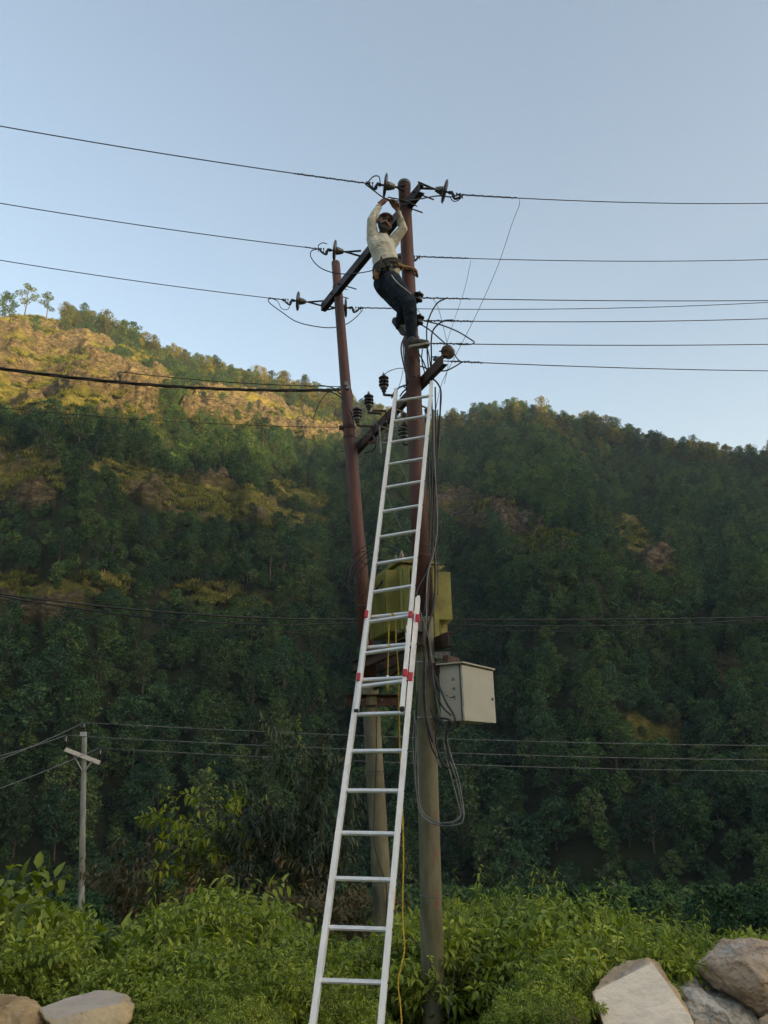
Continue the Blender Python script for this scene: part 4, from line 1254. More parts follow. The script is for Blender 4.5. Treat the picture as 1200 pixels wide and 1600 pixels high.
rp2 = rope_pts([(608.5, 967), (607.5, 990), (606.8, 1015), (606.3, 1040), (606, 1057), (605.5, 1068)], .085)
loop = [rp2[-1], rp2[-1] + Vector((0, -.06, -.01)), rp2[-1] + Vector((.004, -.075, -.05)), rp2[-1] + Vector((0, -.02, -.06)), rp2[-1] + Vector((-.01, -.045, -.01))]
over = [rp2[0], lerp(rp2[0], rp[0], .5) + Vector((0, .02, .05)), rp[0]]
bb = twisted([rp, rp2, loop, over], .0042, 6, 170, 2)
o = bb.make('rope', M['yellow_rope'], None, True); tag(o, 'yellow hauling rope hanging down through the ladder', 'rope')
b = B(); b.rod(P(605.6, 1056, ladder_y(1056, .085)), P(605.6, 1061, ladder_y(1061, .085)), .012, seg=8); o = b.make('rope_thimble', M['alu']); tag(o, 'small white thimble tying the yellow rope to the ladder rung', 'thimble')

# ------------------------------------------------------------------ boulders
def rock_mat(name, c0, c1, c2, top=None, scale=3.0, band=0):
    m, n, b = new_mat(name)
    tc = N(n, 'ShaderNodeTexCoord')
    def nz(s, d=8, sc=(1, 1, 1), rot=(0, 0, 0), ro=.68):
        mp = N(n, 'ShaderNodeMapping'); mp.inputs['Scale'].default_value = sc; mp.inputs['Rotation'].default_value = rot
        n.links.new(tc.outputs['Object'], mp.inputs[0])
        q = N(n, 'ShaderNodeTexNoise'); q.inputs['Scale'].default_value = s; q.inputs['Detail'].default_value = d; q.inputs['Roughness'].default_value = ro
        n.links.new(mp.outputs[0], q.inputs['Vector']); return q.outputs['Fac']
    c = ramp(n, [(.32, c0), (.52, c1), (.72, tuple(min(1, v * 1.25) for v in c1))], nz(scale, 9, (1, 1, 1 + band), (.4, .5, 0))).outputs[0]
    f2 = ramp(n, [(.53, (0, 0, 0)), (.66, (.8,) * 3)], nz(2.1, 7)).outputs[0]
    mx = N(n, 'ShaderNodeMix', data_type='RGBA'); n.links.new(f2, mx.inputs[0]); n.links.new(c, mx.inputs[6]); mx.inputs[7].default_value = (*c2, 1)
    col = mx.outputs[2]
    if top is not None:
        at = N(n, 'ShaderNodeAttribute'); at.attribute_name = 'bed'
        m3 = N(n, 'ShaderNodeMix', data_type='RGBA')
        n.links.new(at.outputs['Fac'], m3.inputs[0]); n.links.new(col, m3.inputs[6])
        t2 = ramp(n, [(.35, tuple(v * .85 for v in top)), (.65, tuple(v * 1.1 for v in top))], nz(5, 9, (1, 1, 4), (.5, .4, 0)))
        n.links.new(t2.outputs[0], m3.inputs[7]); col = m3.outputs[2]
    n.links.new(col, b.inputs['Base Color'])
    b.inputs['Roughness'].default_value = .9; b.inputs['Specular IOR Level'].default_value = .2
    bp = N(n, 'ShaderNodeBump'); bp.inputs['Strength'].default_value = .7; bp.inputs['Distance'].default_value = .018
    n.links.new(nz(14, 10, (1, 1, 2.2), (.4, .5, 0), .72), bp.inputs['Height']); n.links.new(bp.outputs[0], b.inputs['Normal'])
    return m
def boulder(pts, mat, label, seed, amp=.022, cuts=5, bed=None, name='boulder', group=None):
    "angular block: hull of its corners, subdivided and roughened; 'bed' is the direction of its clean split face"
    bm_ = bmesh.new()
    vs = [bm_.verts.new(Vector(p)) for p in pts]
    r = bmesh.ops.convex_hull(bm_, input=vs)
    bmesh.ops.delete(bm_, geom=[v for v in bm_.verts if not v.link_faces], context='VERTS')
    bmesh.ops.bevel(bm_, geom=list(bm_.edges), offset=.007, segments=1, affect='EDGES', clamp_overlap=True)
    bmesh.ops.triangulate(bm_, faces=bm_.faces)
    for _ in range(cuts):
        es = [e for e in bm_.edges if e.calc_length() > .022]
        if not es or len(bm_.faces) > 26000: break
        bmesh.ops.subdivide_edges(bm_, edges=es, cuts=1, use_grid_fill=False)
        bmesh.ops.triangulate(bm_, faces=bm_.faces)
    bm_.normal_update()
    bmesh.ops.recalc_face_normals(bm_, faces=bm_.faces)
    bm_.verts.ensure_lookup_table()
    co = np.array([v.co[:] for v in bm_.verts]); nr = np.array([v.normal[:] for v in bm_.verts])
    x, y, z = co.T
    n1 = fbm(x * 5, y * 5, z * 5, oct=5, seed=seed)
    st = np.round((x * .45 + z * 1.0 + .2 * n1) * 14) / 14 - (x * .45 + z)          # stepped bedding
    cr_ = -np.clip(.10 - np.abs(fbm(x * 3.2, y * 3.2, z * 3.2, oct=3, seed=seed + 9)), 0, 1) * 2.0
    d = amp * (n1 * 1.2 + st * 4 + cr_ + .7 * (1 - 2 * np.abs(fbm(x * 9, y * 9, z * 12, oct=4, seed=seed + 3))) + .35 * fbm(x * 30, y * 30, z * 30, oct=2, seed=seed + 5))
    bedv = np.zeros(len(co))
    if bed is not None:
        bd_ = Vector(bed).normalized(); dotb = nr @ np.array(bd_[:])
        bedv = sstep(.80, .95, dotb + .04 * n1)
        d = d * (1 - .82 * bedv)
    co = co + nr * d[:, None]
    for v, c in zip(bm_.verts, co): v.co = c
    me = bpy.data.meshes.new(name); bm_.to_mesh(me); bm_.free()
    at = me.attributes.new('bed', 'FLOAT', 'POINT'); at.data.foreach_set('value', bedv.astype(np.float32))
    o = link_mesh(name, me, None, mat, False)
    return tag(o, label, 'boulder', group)
M['rock_tan'] = rock_mat('rock_tan', (.13, .10, .075), (.30, .235, .17), (.36, .26, .15))
M['rock_brown'] = rock_mat('rock_brown', (.22, .16, .11), (.46, .34, .235), (.46, .41, .35))
M['rock_slab'] = rock_mat('rock_slab', (.26, .18, .10), (.46, .34, .21), (.38, .33, .28), top=(.74, .67, .57))
M['rock_grey'] = rock_mat('rock_grey', (.13, .12, .105), (.46, .43, .37), (.44, .35, .23), band=2)
M['rock_left'] = rock_mat('rock_left', (.28, .20, .11), (.52, .39, .22), (.40, .33, .25), top=(.50, .41, .33))
M['rock_ochre'] = rock_mat('rock_ochre', (.22, .145, .07), (.44, .30, .15), (.33, .26, .17))
def PP(l): return [P(*q) for q in l]
slab = PP([(926, 1549, 6.10), (1018, 1503, 6.30), (1037, 1527, 6.32), (1087, 1600, 6.10), (1070, 1680, 5.9), (965, 1680, 5.85), (950, 1600, 6.0),
           (944, 1532, 6.35), (966, 1506, 6.55), (985, 1498, 6.6), (1004, 1496, 6.55), (1028, 1503, 6.5), (1038, 1522, 6.5), (1088, 1612, 6.5), (948, 1650, 6.5)])
nb_v = (slab[1] - slab[0]).cross(slab[3] - slab[0]); nb_v = nb_v if nb_v.y < 0 else -nb_v
boulder(slab, M['rock_slab'], 'pale grey boulder with a flat slanting split face, left one of the right-hand boulders', 3, .018, 6, bed=nb_v)
boulder(PP([(1088, 1512, 6.75), (1103, 1492, 6.9), (1127, 1467, 7.1), (1175, 1466, 7.2), (1215, 1472, 7.3), (1300, 1500, 7.3), (1330, 1600, 6.9), (1260, 1640, 6.5), (1206, 1590, 6.40), (1150, 1560, 6.55), (1110, 1532, 6.7), (1165, 1500, 6.40), (1190, 1530, 6.3), (1200, 1500, 6.4), (1130, 1495, 7.6), (1200, 1580, 7.5), (1280, 1560, 6.4)]),
        M['rock_brown'], 'large angular brown boulder at the right edge, highest of the boulders', 11, .022, 6)
boulder(PP([(1045, 1534, 6.7), (1060, 1526, 6.8), (1084, 1526, 6.85), (1118, 1544, 6.8), (1160, 1574, 6.6), (1185, 1604, 6.5), (1170, 1680, 6.2), (1090, 1690, 6.1), (1062, 1580, 6.4), (1090, 1560, 6.35), (1135, 1590, 6.25), (1070, 1545, 7.1), (1150, 1600, 7.0)]),
        M['rock_grey'], 'rough grey layered boulder wedged between the pale slab and the brown boulder', 17, .034, 6)
boulder(PP([(1187, 1590, 5.9), (1196, 1585, 6.0), (1215, 1586, 6.0), (1225, 1610, 5.8), (1190, 1612, 5.8), (1200, 1600, 6.2), (1186, 1605, 5.85)]), M['rock_tan'], 'small tan stone at the lower right corner under the brown boulder', 23, .006, 4)
boulder(PP([(1084, 1600, 5.85), (1092, 1594, 5.95), (1104, 1600, 5.9), (1108, 1620, 5.7), (1082, 1620, 5.7), (1095, 1612, 6.0)]), M['rock_tan'], 'small stone at the foot of the pale slab boulder', 29, .006, 4)
ls = PP([(63, 1574, 5.75), (110, 1558, 6.05), (152, 1547, 6.30), (168, 1548, 6.35), (196, 1554, 6.1), (209, 1573, 5.8), (186, 1570, 5.7), (140, 1578, 5.6), (85, 1592, 5.55),
         (68, 1590, 5.6), (100, 1625, 5.4), (185, 1620, 5.45), (204, 1592, 5.7), (150, 1620, 6.3), (80, 1600, 6.1)])
boulder(ls, M['rock_left'], 'flat grey-topped slab of rock lying at the lower left beside the ochre boulder', 31, .012, 6, bed=(-.42, .05, 1))
boulder(PP([(-90, 1575, 5.8), (-40, 1560, 6.0), (0, 1557, 6.05), (28, 1558, 6.0), (52, 1566, 5.95), (70, 1580, 5.8), (74, 1600, 5.7), (60, 1640, 5.5), (-80, 1650, 5.5), (20, 1575, 5.65), (0, 1600, 6.3)]),
        M['rock_ochre'], 'rounded ochre boulder in the lower left corner', 37, .016, 6)

# ------------------------------------------------------------------ plants
def stems_and_leaves(seed, n_stem, H, spread, n_leaf, ll, lw, droop=.35, curve=.35, side=0, start=.15, arrange='alt', splay=.9, twig=0.0, base_r=.05, jitter=.25):
    "bush or weed: stems rise from one foot and bend outwards, leaves sit along them"
    R = np.random.RandomState(seed)
    Bp, D, Nn, L, W, C = [], [], [], [], [], []
    paths = []
    def stem(p0, d0, length, depth, c0):
        k = 8
        pts = [np.array(p0)]; d = np.array(d0, float); d /= np.linalg.norm(d)
        for i in range(k):
            d = d + np.array([d0[0], d0[1], 0]) * curve * .12 + R.normal(size=3) * .07 + np.array([0, 0, -.045 * curve * i * (0.4 + abs(d0[0]) + abs(d0[1]))])
            d /= np.linalg.norm(d)
            pts.append(pts[-1] + d * length / k)
        pts = np.array(pts)
        paths.append((pts, np.linspace(.0065 * length + .001, .0015, k + 1) * (1 if depth == 0 else .7)))
        nl = int(n_leaf * (1 if depth == 0 else .5))
        for j in range(nl):
            q = start + (1 - start) * (j + R.uniform(-.4, .4)) / max(nl, 1); q = min(max(q, 0), .995)
            f = q * k; i = int(f); t = f - i
            p = pts[i] * (1 - t) + pts[min(i + 1, k)] * t
            ax_ = pts[min(i + 1, k)] - pts[i]; ax_ /= np.linalg.norm(ax_)
            ang = (j % 2) * PI + (j // 2) * PI / 2 if arrange == 'opp' else j * 2.4
            ang += R.normal() * jitter
            r0 = np.cross(ax_, [0.31, .2, 1]) ; r0 /= np.linalg.norm(r0); r1 = np.cross(ax_, r0)
            rad = r0 * math.cos(ang) + r1 * math.sin(ang)
            dd = rad * splay + ax_ * R.uniform(.1, .7) + np.array([0, 0, -droop * R.uniform(.2, 1.3)])
            sz = (0.6 + .6 * math.sin(min(1, (1.12 - q)) * PI * .9)) * R.uniform(.65, 1.15)
            pet = rad * ll * .12
            Bp.append(p + pet); D.append(dd); Nn.append(np.array([0, 0, 1.]) + rad * .4 + R.normal(size=3) * .25)
            L.append(ll * sz); W.append(lw * sz); C.append(np.clip(c0 + .35 * q + R.uniform(-.22, .22), 0, 1))
        if depth == 0 and twig > 0:
            for j in range(int(3 + twig * 5)):
                q = R.uniform(.25, .9); i = int(q * k)
                a = R.uniform(0, 2 * PI)
                stem(pts[i], [math.cos(a) * .9, math.sin(a) * .9, .75], length * R.uniform(.2, .42), 1, c0 + R.uniform(-.1, .15))
    for s in range(n_stem):
        a = 2 * PI * s / n_stem + R.uniform(-.4, .4)
        out = R.uniform(0, 1) ** .7 * spread
        stem([math.cos(a) * base_r * R.uniform(0, 1), math.sin(a) * base_r * R.uniform(0, 1), 0], [math.cos(a) * out + side, math.sin(a) * out, 1.0], H * R.uniform(.7, 1.05) / (1 + .15 * out), 0, R.uniform(.1, .45))
    return np.array(Bp), np.array(D), np.array(Nn), np.array(L), np.array(W), np.array(C), paths
M['leaf_bush'] = leaf_mat('leaf_bush', (.05, .085, .018), (.20, .275, .048), (.44, .50, .09), (.58, .52, .13), .4, .5, .15)
M['leaf_broad'] = leaf_mat('leaf_broad', (.05, .080, .014), (.20, .25, .032), (.40, .44, .06), (.52, .46, .07), .3, .45, .1)
M['leaf_herb'] = leaf_mat('leaf_herb', (.06, .092, .020), (.235, .30, .052), (.47, .51, .09), (.60, .53, .16), .3, .55, .35)
M['leaf_dark'] = leaf_mat('leaf_dark', (.014, .028, .012), (.034, .056, .022), (.075, .10, .045), (.14, .11, .05), .15, .42, .1, .35)
M['leaf_brown'] = leaf_mat('leaf_brown', (.045, .040, .020), (.095, .080, .036), (.16, .13, .055), (.26, .13, .06), .2, .6, .1)
M['leaf_gold'] = leaf_mat('leaf_gold', (.07, .095, .014), (.19, .24, .03), (.38, .40, .05), (.48, .30, .06), .35, .5, .1)
M['stem'] = surf_mat('plant_stem', (.06, .075, .03), (.12, .12, .06), scale=12, rough=.8, bump=0)
M['woody'] = surf_mat('woody_stem', (.06, .05, .035), (.14, .12, .09), scale=12, rough=.85, bump=0)

def plant_meshes(nm, mat, stem_mat, six, seed, **kw):
    b_, d_, n_, L_, W_, c_, paths = stems_and_leaves(seed, **kw)
    ev, ef = tube_np(paths, 4)
    fol = leaf_mesh('foliage', b_, d_, n_, L_, W_, [M[mat]], c_, six=six, droop=.22)
    st = bpy.data.meshes.new('stem'); st.from_pydata(ev.tolist(), [], ef.tolist()); st.materials.append(M[stem_mat])
    jn = leaf_mesh(nm, b_, d_, n_, L_, W_, [M[mat], M[stem_mat]], c_, six=six, droop=.22, extra=(ev, ef))
    top = float(np.percentile(b_[:, 2], 99.5))
    return fol, st, jn, top
M['leaf_dry'] = leaf_mat('leaf_dry', (.07, .055, .025), (.19, .15, .06), (.34, .28, .12), None, .25, .7, .2)
PM = {
 'dry': [plant_meshes('dry_weed', 'leaf_dry', 'woody', False, 250 + i, n_stem=7, H=1.1, spread=.35, n_leaf=12, ll=.06, lw=.018, droop=.5, twig=.9, start=.35) for i in range(2)],
 'broad': [plant_meshes('broad_leaved_shrub', 'leaf_broad', 'woody', True, 200 + i, n_stem=11, H=1.5, spread=.75, n_leaf=20, ll=.15, lw=.085, droop=.55, twig=.9, start=.25) for i in range(2)],
 'bush': [plant_meshes('leafy_bush', 'leaf_bush', 'woody', True, 210 + i, n_stem=17, H=1.4, spread=.55, n_leaf=30, ll=.125, lw=.055, droop=.6, twig=.65, start=.12) for i in range(3)],
 'tall': [plant_meshes('tall_weed', 'leaf_bush', 'stem', True, 220 + i, n_stem=4, H=1.5, spread=.16, n_leaf=44, ll=.11, lw=.036, droop=.75, arrange='opp', start=.1, splay=.8, curve=.2) for i in range(3)],
 'herb': [plant_meshes('weed', 'leaf_herb', 'stem', False, 230 + i, n_stem=17, H=.8, spread=.5, n_leaf=40, ll=.068, lw=.030, droop=.3, twig=.5, start=.1) for i in range(3)],
 'fine': [plant_meshes('weed', 'leaf_herb', 'stem', False, 240 + i, n_stem=20, H=.7, spread=.45, n_leaf=56, ll=.045, lw=.018, droop=.15, twig=.6, start=.15) for i in range(2)],
}
def put_plant(sp, i, px, top_py, Y, name, label, cat, group=None, wide=1.0, rot=None):
    fol, st, jn, top = PM[sp][i % len(PM[sp])]
    t = P(px, top_py, Y); g = gz(t.x, t.y) - .03
    h = t.z - g; s = h / top
    e_ = empty(name, (t.x, t.y, g), label, cat, group)
    e_.scale = (s * wide, s * wide, s); e_.rotation_euler.z = rot if rot is not None else (px * 1.7) % 6.28
    for nm, me in (('foliage', fol), ('stem', st)):
        c = bpy.data.objects.new(nm, me); COL.objects.link(c); c.parent = e_
    return e_
G_L = 'broad leaved shrubs at the left edge'
for i, (x, y, Y, wd, lb) in enumerate(((25, 1372, 8.6, .9, 'tallest yellow-green broad leaved shrub at the left edge'), (-40, 1400, 8.2, 1.0, 'broad leaved shrub cut by the left edge of the picture'), (-5, 1385, 9.4, 1.0, 'broad leaved shrub standing back in the left corner'), (62, 1392, 9.0, .8, 'broad leaved shrub right behind the tallest one'), (52, 1432, 8.0, .6, 'broad leaved shrub just left of the distant pole foot'), (30, 1450, 7.4, .9, 'low broad leaved shrub behind the ochre boulder'), (176, 1490, 8.4, .5, 'small broad leaved shrub just right of the distant pole foot'))):
    put_plant('broad', i, x, y, Y, 'broad_leaved_shrub', lb, 'shrub', G_L, wd)
G_B = 'leafy bushes behind the ladder foot and rocks'
for i, (x, y, Y, wd, lb) in enumerate(((335, 1392, 9.2, 1.0, 'tallest leafy bush left of the ladder'), (285, 1440, 8.8, .9, 'leafy bush on the left flank of the tallest bush'), (385, 1415, 9.0, .9, 'leafy bush on the right flank of the tallest bush, near the ladder'), (430, 1475, 8.4, .8, 'leafy bush beside the left ladder rail'), (215, 1500, 8.4, .8, 'leafy bush behind the flat slab of rock'),
    (545, 1468, 9.9, .8, 'leafy bush seen between the ladder rails'), (636, 1445, 10.2, .7, 'leafy bush between the yellow rope and the near pole'), (850, 1412, 9.4, .9, 'bright leafy bush behind and left of the pale slab boulder'), (910, 1430, 9.0, .9, 'leafy bush straight behind the pale slab boulder'), (1050, 1450, 8.6, .9, 'leafy bush behind the rough grey boulder'), (1000, 1455, 9.2, .8, 'leafy bush above the top of the pale slab boulder'), (760, 1420, 9.6, .9, 'leafy bush right of the near pole'))):
    put_plant('bush', i, x, y, Y, 'leafy_bush', lb, 'bush', G_B, wd)
G_T = 'tall weeds standing above the bushes'
RS_ = 0
for i, (x, y, Y, lb) in enumerate(((755, 1374, 9.2, 'tall weed right of the near pole with drooping leaves'), (725, 1388, 8.8, 'tall weed close beside the near pole'), (872, 1378, 9.6, 'tall weed with the highest tip right of the near pole'), (855, 1392, 9.3, 'tall weed just left of the highest one'), (945, 1388, 8.8, 'thick tall weed behind the top of the pale slab boulder'), (960, 1402, 9.0, 'tall weed right of the thick one behind the slab boulder'),
    (1092, 1432, 8.4, 'tall weed left of the brown boulder top'), (1078, 1446, 8.6, 'shorter tall weed above the rough grey boulder'), (1005, 1448, 8.6, 'slim tall weed between the pale slab and the grey boulder'), (1030, 1443, 8.9, 'tall weed above the gap between the boulders'), (268, 1382, 9.2, 'tall weed reaching out on the left of the leafy bushes'), (355, 1386, 9.2, 'tall weed on top of the leafy bushes left of the ladder'), (235, 1475, 8.8, 'tall weed above the flat slab of rock'), (603, 1430, 10.4, 'tall weed right behind the far pole foot'), (648, 1425, 9.8, 'tall weed touching the left side of the near pole'), (800, 1395, 9.5, 'tall weed between two groups of weeds right of the near pole'), (700, 1400, 9.0, 'tall weed touching the right side of the near pole'))):
    put_plant('tall', i, x, y - 24, Y - .35, 'tall_weed', lb, 'weed', G_T, .6)
# dark tree behind the ladder, golden sapling, brownish shrubs
def own_plant(nm, mat, smat, px, top_py, base_py, Y, label, cat, seed, wide=1.0, zb=None, six=True, **kw):
    fol, st, jn, top = plant_meshes(nm, mat, smat, six, seed, **kw)
    t = P(px, top_py, Y); g = zb if zb is not None else gz(t.x, t.y) - .05
    s = (t.z - g) / top
    e_ = empty(nm, (t.x, t.y, g), label, cat); e_.scale = (s * wide, s * wide, s)
    for n2, me in (('foliage', fol), ('trunk' if cat == 'tree' else 'stem', st)):
        c = bpy.data.objects.new(n2, me); COL.objects.link(c); c.parent = e_
    return e_
own_plant('leafy_tree', 'leaf_dark', 'woody', 470, 1135, 1500, 15.0, 'dark tree with drooping narrow leaves behind the left ladder rail', 'tree', 301, .66, n_stem=12, H=4.4, spread=.34, n_leaf=90, ll=.17, lw=.055, droop=.8, twig=1.1, start=.2, base_r=.25, curve=.25)
own_plant('leafy_tree', 'leaf_dark', 'woody', 415, 1235, 1500, 15.6, 'lower dark tree with drooping leaves left of the taller one', 'tree', 302, .7, n_stem=9, H=3.6, spread=.4, n_leaf=70, ll=.15, lw=.05, droop=.8, twig=1.1, start=.2, base_r=.25, curve=.3)
own_plant('golden_sapling', 'leaf_gold', 'woody', 325, 1215, 1450, 16.0, 'yellow-green sapling glowing against the dark forest left of the ladder', 'sapling', 303, .8, n_stem=7, H=3.6, spread=.28, n_leaf=44, ll=.14, lw=.06, droop=.6, twig=.8, start=.45, base_r=.1)
own_plant('reddish_shoot', 'leaf_gold', 'woody', 490, 1118, 1300, 15.2, 'thin shoot with orange young leaves topping the dark tree', 'shoot', 304, .5, n_stem=3, H=4.4, spread=.08, n_leaf=26, ll=.12, lw=.045, droop=.7, start=.80, base_r=.05)
own_plant('brown_shrub', 'leaf_brown', 'woody', 250, 1310, 1500, 15.5, 'brownish straggly shrub at the foot of the yellow-green sapling', 'shrub', 305, .9, n_stem=15, H=2.6, spread=.6, n_leaf=44, ll=.13, lw=.05, droop=.6, twig=.9, start=.15, base_r=.3)
own_plant('brown_shrub', 'leaf_brown', 'woody', 400, 1340, 1500, 14.4, 'brownish straggly shrub just left of the ladder', 'shrub', 306, .9, n_stem=15, H=2.4, spread=.6, n_leaf=44, ll=.13, lw=.05, droop=.6, twig=.9, start=.15, base_r=.3)
own_plant('brown_shrub', 'leaf_brown', 'woody', 545, 1360, 1500, 13.0, 'brownish shrub seen between the ladder rails below the far pole', 'shrub', 307, .9, n_stem=15, H=2.2, spread=.6, n_leaf=44, ll=.12, lw=.05, droop=.6, twig=.9, start=.15, base_r=.3)
own_plant('dark_shrub', 'leaf_dark', 'woody', 200, 1432, 1520, 12.5, 'dark glossy shrub right of the distant pole foot', 'shrub', 308, 1.2, n_stem=20, H=1.6, spread=.6, n_leaf=50, ll=.10, lw=.03, droop=.2, twig=.9, start=.1, base_r=.3)
own_plant('dark_shrub', 'leaf_dark', 'woody', 20, 1405, 1520, 14.5, 'dark shrub behind the broad leaved shrubs at the left', 'shrub', 309, .8, n_stem=20, H=2.0, spread=.6, n_leaf=50, ll=.12, lw=.04, droop=.3, twig=.9, start=.1, base_r=.3)
# dry twig and small creeper on the near pole
vp = [(690, 1600, 7.66), (688, 1575, 7.66), (684, 1555, 7.66), (680, 1536, 7.67), (676, 1522, 7.67), (673, 1508, 7.67), (671, 1492, 7.67)]
vine = empty('creeper', P(*vp[0]), 'thin leafy creeper climbing the foot of the near pole', 'creeper')
b = B(); b.tube([P(*q) + Vector((0, -.0, 0)) for q in vp], .005, 5, 5); b.make('stem', M['woody'], vine)
RV = np.random.RandomState(5); vb, vd, vn = [], [], []
for k in range(34):
    q = RV.uniform(.45, 1.0) * (len(vp) - 1); i = min(int(q), len(vp) - 2); p = lerp(P(*vp[i]), P(*vp[i + 1]), q - i)
    vb.append(p[:]); vd.append([RV.normal(), -.4, RV.normal() * .5 - .2]); vn.append([RV.normal() * .3, -.6, .8])
lm = leaf_mesh('foliage', np.array(vb), np.array(vd), np.array(vn), RV.uniform(.03, .055, 34), RV.uniform(.014, .022, 34), [M['leaf_bush']], RV.uniform(.4, 1, 34), six=True)
link_mesh('foliage', lm, vine)
b = B(); b.tube([P(700, 1590, 7.4), P(704, 1560, 7.4), P(709, 1530, 7.4), (P(709, 1500, 7.4))], .006, 5, 5, .4).tube([P(703, 1565, 7.4), P(697, 1548, 7.4), P(694, 1535, 7.4)], .004, 5, 4); tag(b.make('dry_twig', M['woody']), 'bare brown twig standing among the weeds right of the near pole', 'twig')

# ---- the mass of weeds on the bank and the shrubs of the valley floor
RW = np.random.RandomState(17)
TOPX = [-300, 0, 60, 140, 190, 250, 300, 360, 420, 470, 520, 600, 650, 700, 760, 830, 880, 940, 1000, 1060, 1110, 1160, 1200, 1500]
TOPY = [1420, 1425, 1440, 1490, 1490, 1465, 1408, 1402, 1432, 1485, 1485, 1465, 1450, 1425, 1412, 1418, 1405, 1412, 1442, 1460, 1485, 1465, 1460, 1450]
def fill(n, y0, y1, kinds, probs, hmax, lo=.55, off=0, xr=.68, power=1.0, flat=None):
    Y = y0 + (y1 - y0) * RW.uniform(0, 1, n) ** power
    X = RW.uniform(-1, 1, n) * Y * xr
    Z = ground_z(X, Y)
    px, py = np_pix(X, Y, Z)
    top = (np.interp(px, TOPX, TOPY) if flat is None else np.full(n, float(flat))) + off
    top = np.where((px > 615) & (px < 728) & (Y < 7.95), 1603, top)
    top = np.where((px > 583) & (px < 632) & (Y < 9.6), 1552, top)
    top = np.where((px > 82) & (px < 172) & (Y < 29), 1520 + np.abs(px - 127) * -.5, top)
    tz_ = np.array([P(a, b_, c).z for a, b_, c in zip(px, top, Y)])
    h = np.minimum(np.minimum(tz_ - Z, hmax), .30 + np.clip(Y - 5.6, 0, 9) * .42) * RW.uniform(lo, 1.0, n)
    h = np.where(Y < 7.95, np.minimum(h, .14 + np.clip(np.abs(X - nb.x) - .30, 0, 9) * .8), h)
    h = np.where(Y < 6.6, np.minimum(h, .12 + np.clip(np.abs(X - (LB_.x + LB_l.x) / 2) - .32, 0, 9) * .7), h)
    ok = h > .06
    k = RW.choice(len(kinds), n, p=probs)
    tops = np.array([t for _, t in kinds])
    return np.stack([X, Y, Z - .04], 1)[ok], RW.uniform(0, 6.28, n)[ok], (h / tops[k])[ok], k[ok]
kinds = [(PM['herb'][i][2], PM['herb'][i][3]) for i in range(3)] + [(PM['fine'][i][2], PM['fine'][i][3]) for i in range(2)] + [(PM['bush'][i][2], PM['bush'][i][3]) for i in range(3)] + [(PM['tall'][0][2], PM['tall'][0][3])] + [(PM['dry'][i][2], PM['dry'][i][3]) for i in range(2)]
def drop_rocks(p, r, s, k):
    px, py = np_pix(p[:, 0], p[:, 1], p[:, 2])
    bad = ((px > 905) & (p[:, 1] < 6.75)) | ((px < 235) & (p[:, 1] < 6.7)) | ((px > 650) & (px < 694) & (p[:, 1] < 7.75)) | ((px > 455) & (px < 625) & (p[:, 1] < 6.0)) | ((px > 1050) & (p[:, 1] < 7.5))
    return p[~bad], r[~bad], s[~bad], k[~bad]
pa = drop_rocks(*fill(1750, 5.25, 8.8, kinds, [.13, .13, .13, .12, .12, .03, .03, .03, .18, .05, .05], .95, .35, 4))
pb = drop_rocks(*fill(1150, 8.2, 12.0, kinds, [.09, .09, .09, .05, .05, .12, .12, .12, .21, .03, .03], 1.9, .58, -8))
p, r_, s_, k_ = [np.concatenate([a_, b2]) for a_, b2 in zip(pa, pb)]
tag(scatter('weeds', p, r_, s_, k_, [k[0] for k in kinds], None), 'dense green weeds and herbs covering the roadside bank', None, None, 'stuff')
kinds2 = [(PM['bush'][i][2], PM['bush'][i][3]) for i in range(3)] + [(PM['herb'][0][2], PM['herb'][0][3])]
p, r_, s_, k_ = fill(420, 11.5, 26, kinds2, [.3, .3, .3, .1], 2.4, .6, 12)
tag(scatter('bank_bushes', p, r_, s_, k_, [k[0] for k in kinds2], None), 'bushes on the lower part of the bank', None, None, 'stuff')
kinds3 = [(PROTO[7][2], 3.0), (PROTO[5][2], 7.0), (PROTO[1][2], 9.0)]
p, r_, s_, k_ = fill(3000, 26, 150, kinds3, [.4, .3, .3], 9, .6, 0, .75, .7, 1385)
tag(scatter('valley_shrubs', p, r_, np.clip(s_, .1, 1.6), k_, [k[0] for k in kinds3], None), 'dark shrubs and low trees of the valley floor below the mountain', None, None, 'stuff')

